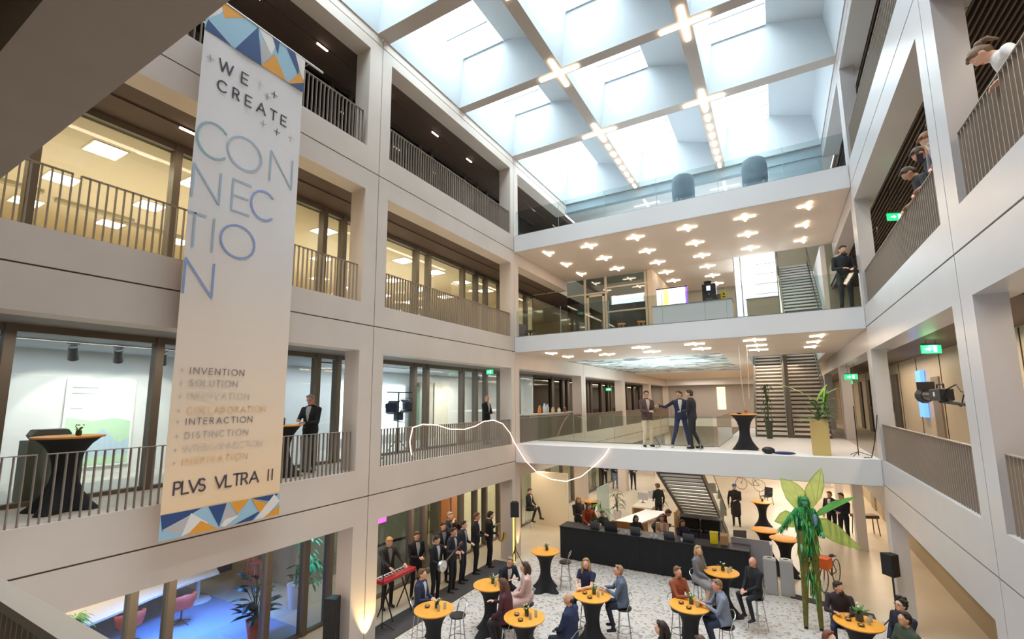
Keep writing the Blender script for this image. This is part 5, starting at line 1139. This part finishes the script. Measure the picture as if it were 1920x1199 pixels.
    md = o.modifiers.new('r', 'REMESH'); md.mode = 'VOXEL'; md.voxel_size = vox*s; ms = o.modifiers.new('s', 'SMOOTH'); ms.iterations = 2; ms.factor = .45
    dg = bpy.context.evaluated_depsgraph_get(); body = bpy.data.meshes.new_from_object(o.evaluated_get(dg)); bpy.data.objects.remove(o); bpy.data.meshes.remove(me)
    body.name = name; body.materials.clear()
    ml = [SKIN[skin], mat('cloth '+top, top, .8, var=.06, sc=12), mat('cloth '+bottom, bottom, .8, var=.06, sc=12), mat('shoe '+shoe, shoe, .5), mat('shirt '+(shirt or 'none'), shirt or top, .7), mat('tie '+(tie or 'none'), tie or top, .6)]
    for m_ in ml: body.materials.append(m_)
    nf = len(body.polygons); cen = np.zeros(nf*3); body.polygons.foreach_get('center', cen); cen = cen.reshape(-1, 3)/s
    best = np.full(nf, 1e9); idx = np.zeros(nf, dtype=np.int32); tid = {'skin': 0, 'top': 1, 'bottom': 2, 'shoe': 3}
    for (tg, a, b, r_) in prims:
        a_ = np.array(a); ab = np.array(b)-a_; L = ab@ab
        t = np.clip(((cen-a_)@ab)/L, 0, 1) if L > 1e-9 else np.zeros(nf)
        dd = np.linalg.norm(cen-(a_+t[:, None]*ab), axis=1)-r_; mk = dd < best; best[mk] = dd[mk]; idx[mk] = tid[tg]
    # local torso coordinates
    Ti = np.array(TR.transposed()); lc = (cen-np.array(P)) @ Ti.T
    low = -.13 if shirt is not None and not sit else (-.08 if shirt is not None else -.03)
    near = (np.abs(lc[:, 0]) < .26) & (np.abs(lc[:, 1]) < .2)
    idx[near & (idx == 1) & (lc[:, 2] < low)] = 2
    if shirt is not None: idx[near & (idx == 2) & (lc[:, 2] > low) & (lc[:, 1] < .15)] = 1
    if shirt is not None:
        wv = np.clip((lc[:, 2]-.12)*.2, 0, .055); front = (lc[:, 1] > .04) & (lc[:, 2] < .5)
        idx[(idx == 1) & front & (np.abs(lc[:, 0]) < wv)] = 4
        if tie: idx[(idx == 4) & (np.abs(lc[:, 0]) < .014)] = 5
        idx[(idx == 0) & (lc[:, 2] > .47) & (lc[:, 2] < .525) & near] = 4
    body.polygons.foreach_set('material_index', idx); body.polygons.foreach_set('use_smooth', [True]*nf); body.update()
    ob = bpy.data.objects.new(name, body); COL.objects.link(ob); ob.location = loc
    ang = heading if heading is not None else -60.4+phi
    ob.rotation_euler = (0, 0, math.radians(ang-90)); tag(ob, lab, 'person', grp)
    # head details
    def child(nm_, m_, fn):
        q = MB(); fn(q); q.v = [tuple((HC + HR @ Vector(p))*s) for p in q.v]; return q.build(nm_, m_, ob, smooth=True)
    for sd in (-1, 1):
        child('eye', mat('eye white', 'e8e4df', .3), lambda q: (q.ell((sd*.03, .083, .006), (.013, .008, .008), 8, 6)))
        child('iris', mat('dark iris', '2b201a', .3), lambda q: (q.ell((sd*.03, .090, .006), (.006, .004, .0065), 6, 4)))
    child('mouth', mat('lips', 'b0685c', .5), lambda q: q.ell((0, .086, -.062), (.022, .008, .006), 8, 5))
    HM = mat('hair '+hc, hc, .65, var=.2, sc=14)
    def hf(q):
        if hair == 'bald': q.ell((0, -.045, -.005), (.079, .062, .05), 12, 8); return
        q.ell((0, -.02, .026), (.083, .094, .098), 16, 10); q.ell((0, -.045, -.02), (.08, .07, .07), 12, 8)
        q.ell((.03, .05, .082), (.042, .035, .025), 10, 6); q.ell((-.03, .045, .084), (.042, .035, .024), 10, 6)
        if hair in ('long', 'bob'):
            L = .34 if hair == 'long' else .14
            for sd in (-1, 1): q.tube([(sd*.06, -.01, .05), (sd*.085, -.015, -.04), (sd*.085, -.03, -.04-L*.5), (sd*.07, -.04, -.05-L)], [.03, .036, .035, .012], 8)
            q.tube([(0, -.07, .04), (0, -.1, -.06), (0, -.1, -.06-L*.6), (0, -.09, -.08-L)], [.06, .075, .07, .02], 10)
        if hair == 'pony': q.ell((0, -.115, .07), (.042, .045, .042), 12, 8); q.tube([(0, -.14, .07), (0, -.18, .03), (0, -.18, -.08)], [.03, .034, .01], 8)
        if hair == 'curly': 
            for k in range(14): a = k*2.4; q.ell((.07*math.cos(a), -.02+.075*math.sin(a), .05+.05*((k % 3)-.6)), (.032,)*3, 7, 5)
    child('hair', HM, hf)
    if beard: child('beard', mat('hair '+beard, beard, .7), lambda q: (q.ell((0, .045, -.085), (.052, .052, .04), 12, 8), q.ell((0, .085, -.048), (.028, .012, .008), 8, 5)))
    if glasses:
        def gf(q):
            for sd in (-1, 1): q.tube([(sd*.032+.022*math.cos(a*PI/5), .1, .004+.017*math.sin(a*PI/5)) for a in range(10)], .0028, 4, closed=True); q.cyl((sd*.055, .1, .008), (sd*.078, .0, .008), .0025, n=4)
            q.cyl((-.01, .1, .006), (.01, .1, .006), .0025, n=4)
        child('glasses', BLACK, gf)
    if mask: child('face_mask', mat('mask '+mask, mask, .7), lambda q: q.ell((0, .062, -.055), (.056, .05, .045), 14, 9))
    if cap: child('knit_cap', mat('cap '+cap, cap, .8), lambda q: (q.ell((0, -.01, .05), (.09, .104, .085), 14, 9)))
    ob['_hc'] = 0; del ob['_hc']
    return ob
def hand_pt(ob, x, y, z):
    return Matrix.Translation(ob.location) @ ob.rotation_euler.to_matrix().to_4x4() @ Vector((x, y, z))
GC = GF; st_n = [0]
def seated(x, y, phi, lab, *a, stool_lab=None, **k):
    z = k.pop('z', GC)
    ob = person((x, y, z), phi, lab, *a, sit='stool', **k)
    rz = ob.rotation_euler[2]
    stool((x, y, z), rz+PI if False else rz, stool_lab or ('bar stool under the '+' '.join(lab.split(' ')[:9])), back=True)
    return ob
NVY = '252c48'; DK_ = '1b1c22'; BLG = '5b6a7e'
# --- audience at the amber tables
seated(1.0, -6.25, 75, 'person in navy blazer and pale blue shirt, clasped hands, beside the leftmost amber table', NVY, '20233a', shirt='b9c6dc', hc='6b4a34', hands=('clasp', 'clasp'), look=(0, 6))
seated(2.1, -4.28, 30, 'person in dark suit and white shirt leaning behind the amber table near the band', '1c2030', '1c1d26', shirt='dfe2ea', hc='8a7a6a', hands=('table', 'table'), lean=22, look=(35, 18), glasses=True)
seated(3.1, -5.8, 255, 'person in burgundy cardigan with long brown hair seated by an amber table', '4a2230', '2a2022', hair='long', hc='5c3c28', shirt='2a2a2c', hands=('thigh', (.12, .36, 1.12)), look=(10, 8), lean=8)
seated(2.95, -4.7, 270, 'person in pale pink dress with brown hair looking left', 'd9b4ac', 'd6b0a8', hair='bob', hc='4a3226', dress=True, hands=('lap', 'lap'), look=(-8, 8), bare_legs=True)
seated(4.14, -3.75, 320, 'person in navy short-sleeved top with long blonde hair at an amber table', '1e2340', '1e2036', hair='long', hc='a8835a', sleeves=False, hands=('table', 'table2'), look=(-18, 12))
seated(5.06, -3.82, 262, 'person in blue-grey blazer looking up, right of the central amber table', BLG, '23283a', shirt='aab6cc', hc='9a7a5c', hands=('table2', 'table'), look=(-6, 20), lean=6, skin='r')
seated(4.6, -5.87, 235, 'person in navy blazer with receding dark hair seen from behind-left', '1f2a4c', '1d2233', hair='bald', hc='1d1a1c', shirt='cfd6e6', hands=('lap', 'lap'), look=(-25, 14), skin='m', bulk=1.08)
seated(6.2, -3.28, 25, 'person in rust-brown shirt facing the viewer with hands at the table', '8f4a2e', '1b1f33', hc='7a5a44', hands=('thigh', 'table2'), look=(10, 10), skin='r', beard='8a6a50')
seated(6.38, -1.42, 40, 'person in grey dress with short blonde hair beside the rear amber table', '77757a', '8a8688', hair='bob', hc='b59468', dress=True, hands=('lap', 'lap'), look=(30, 12), bare_legs=True, shoe='7a5a4a')
seated(7.22, -3.63, 262, 'person in light grey-blue blazer turned left at the amber table', '7c8598', '252c40', shirt='1d1f2c', hc='8a684c', hands=('table2', 'table'), look=(-8, 12), lean=8, skin='r')
seated(7.73, -1.72, 285, 'person in black sweater with bald head seated by the bins', '1c1d22', '1e2026', hair='bald', hc='8a7a70', shirt=None, hands=('lap', 'lap'), look=(-14, 10), skin='r', bulk=1.08)
seated(6.5, -6.2, 250, 'person in black top with dark hair at the bottom edge, centre', '17161a', '17161a', hair='bob', hc='2a1c16', hands=('lap', 'lap'), look=(0, 8))
seated(7.13, -6.25, 300, 'person with brown hair, only the head above the bottom edge, below the grey blazer', '3a3436', '222228', hc='54382a', hands=('lap', 'lap'), look=(0, 10), h=1.68)
seated(9.38, -2.4, 330, 'person in dark brown shirt with beard behind the table with the leafy plant', '2c2226', '2b3048', hc='2c1e16', beard='3a2a20', hands=('table', 'table'), look=(-35, 16), lean=12, skin='m')
seated(9.01, -5.05, 20, 'person with reddish hair at the bottom edge left of the leafy plant table', '5c3a30', '222228', hair='bob', hc='6e3a2a', hands=('lap', 'lap'), look=(0, 20), h=1.68)
seated(10.35, -3.05, 280, 'person in navy top with black hair and glasses at bottom right', '1b1e30', '1c1c22', hair='curly', hc='19150f', glasses=True, hands=('lap', 'lap'), look=(0, 12))
seated(10.28, -3.75, 265, 'person in dark green shirt with black hair at the bottom right corner', '36412f', '1c1c22', hc='1a1512', hands=('lap', 'thigh'), look=(-5, 12), skin='m', bulk=1.08)
# --- band on the left
BG = G
def std(x, y, phi, lab, *a, z=BG, **k): return person((x, y, z), phi, lab, *a, **k)
kb = std(-1.18, -5.12, 330, 'person in dark grey suit playing the red keyboard', '2a272b', '201e22', hc='c08a50', shirt='8a8a90', hands=((-.2, .45, 1.1), (.2, .45, 1.1)), look=(0, -15), heading=10, h=1.8)
kb.rotation_euler[2] = math.radians(-105)
std(-.98, -4.2, 40, 'person in dark suit and pale tie with open collar, behind the keyboard', '1c1a20', '1a181d', hc='4a3426', shirt='c9c9d0', tie='a9b4c2', hands=('clasp', 'clasp'), look=(10, -4))
bj = std(-.3, -4.15, 60, 'person in black vest playing a round pale banjo', '1a191e', '17161a', hc='2c2420', shirt='b9bfd0', hands=((-.5, .3, 1.18), (.12, .3, 1.0)), look=(0, -10), h=1.72)
std(-.28, -3.4, 70, 'person in dark suit with long instrument neck, right of the banjo player', '1b1c28', '17171f', hc='3a2c24', shirt='a9aec0', hands=('clasp', (.35, .3, 1.15)), look=(15, 0), skin='r')
std(-.95, -3.0, 30, 'person in dark suit standing farther back between the players', '20222c', '191a20', hc='2c2018', shirt='8f94a4', hands=('clasp', 'clasp'))
std(-.42, -2.7, 75, 'person in dark navy suit with fair skin in the row of players', '1d2230', '181b24', hc='3c2a20', shirt='9aa0b4', hands=('clasp', 'down'), h=1.78)
std(-.5, -1.85, 85, 'person in black suit with white shirt, second from the right in the band', '19191f', '15151a', hc='6a4632', shirt='dcdde4', hands=('clasp', 'clasp'), look=(10, 0), skin='r', h=1.84)
sx = std(-.42, -1.15, 110, 'person in black suit playing saxophone, rightmost of the band', '19181e', '15151a', hc='2a1e18', shirt='c4c6d0', hands=((-.02, .26, 1.25), (.08, .24, 1.02)), look=(0, -8), beard='2e221c')
std(-1.3, -2.25, 60, 'person with pale hair playing a trumpet at the back of the band', '24262f', '1a1a20', hc='8f7f70', shirt='8f94a4', hands=('mouth', 'mouth'), h=1.86)
def inst(name, ob, at, lab, parts, rx=0):
    t = tag(empty(name, hand_pt(ob, *at)), lab, 'instrument'); t.rotation_euler = ob.rotation_euler
    for pn, m_, fn in parts: q = MB(); fn(q); q.build(pn, m_, t, smooth=True)
BR = mat('brass', 'c9a04a', .3, metal=.9)
inst('banjo', bj, (.1, .34, 1.02), 'round white-headed banjo held by the player in black vest', [('drum_head', mat('banjo head', 'd6d4d4', .5), lambda q: q.cyl((0, .03, 0), (0, .045, 0), .15, .15, 24)), ('rim', CHROME, lambda q: q.cyl((0, -.04, 0), (0, .03, 0), .158, .158, 24)), ('neck', mat('dark wood'), lambda q: q.box((-.85, .0, .0), (-.14, .03, .05))), ('headstock', mat('dark wood'), lambda q: q.box((-1.0, -.01, -.02), (-.85, .04, .07)))])
bpy.data.objects['banjo'].rotation_euler.rotate_axis('Y', math.radians(22))
inst('saxophone', sx, (.05, .3, 1.05), 'brass saxophone held by the rightmost band member', [('body_tube', BR, lambda q: q.tube([(0, -.06, .35), (0, .02, .3), (0, .04, .0), (0, .06, -.2), (0, .14, -.26), (0, .22, -.15), (0, .26, .02)], [.01, .015, .028, .036, .042, .05, .075], 10)), ('mouthpiece', BLACK, lambda q: q.cyl((0, -.06, .35), (0, -.12, .34), .01, .007, 8)), ('keys', BR, lambda q: [q.ell((.035, .05, z), (.012, .012, .012), 6, 4) for z in (-.1, -.02, .06, .14)])])
inst('trumpet', bpy.data.objects.get('person') and [o for o in bpy.data.objects if 'trumpet' in str(o.get('label', ''))][0], (0, .28, 1.6), 'brass trumpet raised by the pale-haired player', [('tube', BR, lambda q: q.tube([(0, -.12, 0), (0, .15, 0), (0, .27, 0)], [.012, .012, .055], 10)), ('valves', BR, lambda q: [q.cyl((0, .0+.03*k, -.05), (0, .03*k, .05), .011, n=8) for k in range(3)])])
# --- beneath and behind the bridge, ground floor
t = person((-1.5, 3.8, G), 60, 'person in black seated cross-legged on a stool by the glass wall', '17181c', '191a20', sit='stool', hc='3a2c22', shirt='cfd0d4', hands=('lap', 'thigh'), look=(10, -10), legs=[((-.08, .42, .84), (.12, .62, .52)), ((.14, .38, .80), (.12, .22, .36))])
stool((-1.5, 3.8, G), t.rotation_euler[2], 'bar stool under the cross-legged person by the glass wall')
CB = 1.95
person((1.35, 2.6, G), 20, 'person in dark cardigan with long fair hair behind the black counter', '2e2a2e', '1d1c20', hair='long', hc='a07a50', hands=('clasp', 'clasp'), look=(15, -10))
person((1.95, 1.95, G), 20, 'person in rust-orange blouse leaning on the black counter', '9c4426', '5c2a20', hair='bob', hc='6a4a34', lean=14, hands=((-.22, .5, 1.05), (.22, .5, 1.05)), look=(5, 0), sleeves=True)
person((2.58, 1.9, G), 10, 'person in dark green shirt seated behind the grey laptop', '2a2f2c', '1d1c20', sit='stool', h=1.6, hc='5a3e2c', hands=('table', 'table'), look=(0, -5)); stool((2.58, 1.9, G), 0, 'stool of the person in dark green behind the counter', h=.7)
person((3.8, 1.95, G), 10, 'person in black with dark hair behind the dark laptop', '1f2024', '1d1c20', sit='stool', h=1.55, hair='bob', hc='2a201c', hands=('table', 'table'), look=(0, -10)); stool((3.8, 1.95, G), 0, 'stool of the dark-haired person behind the counter', h=.68)
person((4.32, 2.75, G), 60, 'person in dark jacket bending to the woman in beige', '23242e', '1d1c24', lean=38, hc='5a3a28', hands=((-.1, .5, 1.0), (.1, .5, 1.02)), look=(0, 0), shirt='3c4468')
person((4.68, 2.2, G), 330, 'person in beige jacket with reddish hair in the middle of the counter', 'c9a388', '3a3234', sit='stool', h=1.6, hair='bob', hc='8a4a30', shirt='e3dcd8', hands=('table', 'clasp'), look=(-10, -5)); stool((4.68, 2.2, G), 0, 'stool of the person in beige', h=.7)
person((5.4, 1.9, G), 5, 'person in dark purple with long brown hair behind the right laptop', '27223a', '1d1c24', sit='stool', h=1.6, hair='long', hc='5c4032', hands=('table', 'table'), look=(0, -12)); stool((5.4, 1.9, G), 0, 'stool of the person in purple', h=.7)
person((3.5, 6.9, G), 200, 'person in black standing at the rear desk below the stairs', '1b1c1e', '1b1c1e', hair='pony', hc='7a5c3e', hands=('clasp', 'down'), look=(0, -15))
for (x, y, lb, tp, bt, sh) in ((-1.55, 14.2, 'person in black coat far back under the bridge, head hidden by it, leftmost', '231f24', '2c2024', 'b8b8bc'), (-.95, 14.5, 'person in blue jeans and navy jacket far back, head hidden by the bridge', '262b45', '6d7f9c', None), (.2, 14.6, 'person in dark blue suit far back, head hidden by the bridge, rightmost', '25294a', '1f2336', None)):
    person((x, y, G), 0, lb, tp, bt, shirt=sh, hands=('clasp', 'clasp'), vox=.016)
person((6.55, 8.3, G), 330, 'person in long dark coat with blue cap and white badge under the bridge', '262025', '241f24', dress=True, hc='3a2c24', hands=('clasp', 'down'), cap='2f7fc0', vox=.014)
person((10.1, 8.2, G), 300, 'person in black suit with white shirt right of the stilt walker wings', '18181c', '17171b', shirt='e3e3e6', hc='5a3c28', hands=('clasp', 'down'), vox=.014)
person((10.42, 7.4, G), 300, 'person in navy suit reading a phone behind the lower right wing', '1d2132', '181a24', hc='3a281e', hands=('clasp', 'clasp'), vox=.014, h=1.85)
# --- first floor
pm = person((-1.0, -7.9, F1), 350, 'person in dark jacket with grey hair and glasses at the gallery table', '1d1e24', '3a3c44', hc='9a9088', shirt='aab0bc', glasses=True, hands=('clasp', 'table2'), look=(-5, -14), skin='r', h=1.72)
person((-1.0, -.45, F1), 60, 'person in black suit, bald, standing at the end of the left gallery', '1a1a1e', '1a1a1e', hair='bald', hc='8a6a5c', shirt='d9d9dc', hands=('clasp', 'clasp'), skin='r', look=(30, -5))
B1z = 4.165
person((4.62, .95, B1z), 10, 'person in brown blazer and cream trousers on the bridge, hands folded', '5f4a48', 'd9cdae', shirt='cfbfb6', hc='4a3026', glasses=True, hands=('clasp', 'clasp'), look=(25, -4), h=1.82)
sp2 = person((5.68, 1.2, B1z), 340, 'person in navy blazer, white shirt and blue trousers reaching out a hand on the bridge', '27304c', '353e60', shirt='e2dcd8', hc='5a3a2a', hands=('down', (.62, .16, 1.24)), look=(35, -4), h=1.80, shoe='d8d2c8', legs=[((-.14, .03, .5), (-.2, 0, .09)), ((.16, .03, .5), (.28, -.05, .09))])
person((6.1, .75, B1z), 235, 'person in charcoal suit seen from behind on the bridge, legs crossed', '2c2c36', '2a2c30', hc='4a382c', hands=('clasp', 'clasp'), look=(-10, 0), h=1.82, shirt='2c2c36', legs=[((-.06, .05, .5), (.06, .05, .09)), ((.1, 0, .5), (.18, -.16, .1))])
lump('microphone', hand_pt(sp2, .66, .26, 1.36), 'orange-topped hand microphone between the speakers', 'microphone', [('body', BLACK, lambda q: q.cyl((0, 0, -.05), (0, 0, .08), .013)), ('foam_top', mat('orange foam', 'e59a2c', .7), lambda q: q.ell((0, 0, .11), (.03, .03, .035), 10, 7))])
person((11.45, 3.4, F1), 300, 'person in dark clothes behind a tripod, past the right corner column', '3a3432', '2a2a2c', hc='3a2c24', hands=('clasp', 'mouth'), vox=.014, h=1.72)
# --- second floor
ph = person((10.42, .5, F2+.03), 345, 'person in black jacket leaning by the right corner column holding a camera, second floor', '222428', '2b3030', hc='4a2c20', shirt=None, hands=((-.1, .28, 1.02), (.1, .26, 1.05)), look=(-5, -12), h=1.80, beard='6a4230')
lump('photo_camera', hand_pt(ph, -.2, .36, 1.02), 'small dark camera in the hand of the person by the corner column', 'camera', [('body', BLACK, lambda q: q.box((-.07, -.03, -.045), (.07, .03, .045))), ('lens', BLACK, lambda q: q.cyl((0, .03, 0), (0, .1, 0), .03))])
for k, (y, lb, kw) in enumerate(((-6.5, 'person leaning out behind the right column, topmost of the four spectators', dict(top='3a3a44', hc='6a4c3a', skin='r')), (-6.0, 'person with brown hair and pale blue face mask holding a phone over the right balustrade', dict(top='8f8c92', hc='8a6244', hair='bob', mask='b9d3dc')),
        (-5.5, 'person in dark top with cropped hair, third of the spectators on the right', dict(top='26262c', hc='5a4438', skin='r')), (-4.75, 'person leaning farthest over the right balustrade beside the exit sign', dict(top='2c2a2e', hc='4a3a30', skin='m')))):
    q = person((11.22, y, F2), 0, lb, kw['top'], '22232a', hair=kw.get('hair', 'short'), hc=kw['hc'], skin=kw.get('skin', 'l'), mask=kw.get('mask'), lean=24, heading=180, hands=((-.12, .36, .93), (.12, .36, .93)) if k != 1 else ('phone', 'phone'), look=(0, -25))
    if k == 1: lump('smartphone', hand_pt(q, 0, .46, 1.32), 'dark smartphone held up by the masked spectator', 'phone', [('body', BLACK, lambda z_: z_.box((-.04, -.006, -.075), (.04, .006, .075))), ('screen', mat('phone glass', '33353c', .1), lambda z_: z_.box((-.036, -.008, -.07), (.036, -.006, .07)))])
person((11.2, -8.5, F2), 0, 'person in white blouse with gathered brown hair looking down over the near right balustrade', 'e3dedc', '2a2c34', hair='pony', hc='7a6250', lean=38, heading=168, hands=((-.3, .36, .9), (.25, .36, .9)), look=(5, -22), h=1.58, vox=.011)
# ================================================================ STILT WALKER
FX, FY = 8.92, -1.05
GRC = ['247a3e', '34984a', '49a860', '86b53e', '1b6236', '6fc490']
sw = person((FX, FY, 1.56), 350, 'person on tall stilts in leafy green costume with lime wings, right of the court', '2a8a48', '6f7a34', hair='long', hc='2a7a4a', skin='l', lean=2, hands=((-.3, .12, .9), (.62, .02, .86)), look=(12, -14), h=1.68, shoe='4c4a22', legs=[((-.1, .04, .62), (-.1, 0, .3)), ((.1, .04, .62), (.12, .02, .3))], vox=.012)
sw.data.materials[0] = mat('green face paint', '4aa070', .5)
def strip(q, R, a, L, wd, col):
    q.mi = col; leaf(q, a, (R.uniform(-.5, .5), R.uniform(-.5, .5), -1.4), L, wd, .3, 3)
R = random.Random(77); q = MB()
def tow(p): return Vector(p)
for i in range(620):
    z = R.uniform(.5, 1.48); a = R.random()*2*PI; rx, ry = (.2, .15) if z > .9 else (.2, .17)
    strip(q, R, (rx*math.cos(a), ry*math.sin(a), z), R.uniform(.1, .28), R.uniform(.012, .03), R.randrange(6))
for i in range(200):
    z = R.uniform(1.4, 1.76); a = R.random()*2*PI
    if math.sin(a) > .3 and z > 1.56: continue
    strip(q, R, (.11*math.cos(a), .115*math.sin(a)-.01, z), R.uniform(.07, .2), R.uniform(.008, .02), R.randrange(6))
for sd, k_ in ((-1, .1), (1, .42)):
    for i in range(170):
        t_ = R.random(); x = sd*(.2+k_*t_); strip(q, R, (x+R.uniform(-.04, .04), R.uniform(-.06, .08), 1.42-.5*t_), R.uniform(.06, .16), .014, R.randrange(6))
for i in range(140):
    z = R.uniform(-.5, .5); sd = R.choice((-1, 1)) if z > -.1 else -1; strip(q, R, (sd*.1+R.uniform(-.09, .09), R.uniform(-.08, .1), z), R.uniform(.15, .3), .016, R.randrange(6))
q.build('leaf_costume', [mat('costume '+c, c, .4, var=.15, sc=9) for c in GRC], sw)
OLV = mat('olive trouser cloth', '6e6a2c', .7, var=.2, sc=8)
bpy.context.view_layer.update(); WI = sw.matrix_world.inverted()
for wp in ((8.74, -1.06), (9.06, -1.0)):
    f_ = WI @ Vector((wp[0], wp[1], G+.08)); sd = 1 if f_.x > 0 else -1
    q = MB(); q.tube([(sd*.09, .02, .92), (sd*.11, .03, .5), Vector((sd*.12, .02, .0)).lerp(f_, .1), Vector((sd*.13, .02, .0)).lerp(f_, .6), f_], [.125, .115, .09, .065, .05], 14); q.build('stilt_trouser', OLV, sw, smooth=True)
    q = MB(); q.cyl(f_, f_-Vector((0, 0, .066)), .04, .045, 12); q.build('stilt_foot', mat('dark rubber', '2c2a1c', .7), sw)
q = MB(); q.ell((-.17, .12, 1.2), (.06, .07, .15), 10, 8); q.build('blue_pouch', mat('blue grey pouch', '7f93b8', .6), sw)
def wingmat(n_, c, a_):
    m_ = bpy.data.materials.new(n_); m_.use_nodes = True; nt = m_.node_tree; nt.nodes.clear()
    o_ = nt.nodes.new('ShaderNodeOutputMaterial'); d_ = nt.nodes.new('ShaderNodeBsdfDiffuse'); tl = nt.nodes.new('ShaderNodeBsdfTranslucent'); tr = nt.nodes.new('ShaderNodeBsdfTransparent'); m1 = nt.nodes.new('ShaderNodeMixShader'); m2 = nt.nodes.new('ShaderNodeMixShader')
    nz = nt.nodes.new('ShaderNodeTexNoise'); nz.inputs['Scale'].default_value = 6; rp = nt.nodes.new('ShaderNodeValToRGB'); rp.color_ramp.elements[0].color = (*[v*.9 for v in lin(c)], 1); rp.color_ramp.elements[1].color = (*lin(c), 1); rp.color_ramp.elements[0].position = .35; rp.color_ramp.elements[1].position = .6
    tc = nt.nodes.new('ShaderNodeTexCoord'); nt.links.new(tc.outputs['Object'], nz.inputs['Vector']); nt.links.new(nz.outputs['Fac'], rp.inputs[0]); nt.links.new(rp.outputs[0], d_.inputs[0]); nt.links.new(rp.outputs[0], tl.inputs[0])
    tr.inputs[0].default_value = (*lin('e6f2b8'), 1); m1.inputs[0].default_value = .5; m2.inputs[0].default_value = a_
    nt.links.new(d_.outputs[0], m1.inputs[1]); nt.links.new(tl.outputs[0], m1.inputs[2]); nt.links.new(tr.outputs[0], m2.inputs[1]); nt.links.new(m1.outputs[0], m2.inputs[2]); nt.links.new(m2.outputs[0], o_.inputs[0]); return m_
WG = wingmat('lime wing film', 'f8ffc0', .55); WG2 = wingmat('mint wing film', '9af09a', .8); WG3 = wingmat('moss wing film', 'e6f7ac', .55); RIB = mat('wing rib', '7a9a40', .5)
def wing(pts, m_, yb, yt):
    # outline in court coordinates (x, z), swept back from y = yb at the root to yt at the tip
    root = Vector(((pts[0][0]+pts[-1][0])/2, yb, (pts[0][1]+pts[-1][1])/2)); mx = max((Vector((x, yb, z))-root).length for x, z in pts)
    v = [root]+[Vector((x, yb+(yt-yb)*(Vector((x, yb, z))-root).length/mx, z)) for x, z in pts]; v = [WI @ p for p in v]; n = len(v); bk = WI.to_3x3() @ Vector((0, .006, 0))
    q = MB(); q.add(v+[p+bk for p in v], [(0, i, i+1) for i in range(1, n-1)]+[(n, n+i+1, n+i) for i in range(1, n-1)]+[(i, n+i, n+i+1, i+1) for i in range(1, n-1)])
    o = q.build('wing', m_, sw); q = MB(); q.tube(v[1:], .006, 5)
    for k in range(2, n-1, 2): q.tube([v[0], v[0].lerp(v[k], .96)], .003, 4)
    q.build('wing_rib', RIB, o)
wing([(8.8, 2.86), (8.72, 2.95), (8.54, 3.18), (8.47, 3.43), (8.45, 3.67), (8.69, 3.62), (8.83, 3.55), (8.97, 3.4), (9.02, 3.2)], WG, -.92, -.8)
wing([(9.06, 2.93), (8.97, 3.29), (8.99, 3.48), (9.11, 3.68), (9.22, 3.83), (9.37, 3.99), (9.40, 3.78), (9.39, 3.55), (9.30, 3.25)], WG, -.92, -.85)
wing([(8.75, 2.8), (8.51, 2.87), (8.38, 2.78), (8.23, 2.55), (8.44, 2.49), (8.61, 2.47), (8.75, 2.5)], WG3, -.92, -.8)
wing([(9.06, 2.76), (9.25, 2.99), (9.52, 3.2), (9.76, 3.3), (10.05, 3.37), (9.83, 3.22), (9.55, 3.04), (9.3, 2.86)], WG2, -.92, -.95)
wing([(9.08, 2.76), (9.37, 2.78), (9.61, 2.64), (9.78, 2.45), (10.05, 2.13), (9.76, 2.17), (9.48, 2.25), (9.28, 2.37), (9.12, 2.58)], WG3, -.92, -.9)
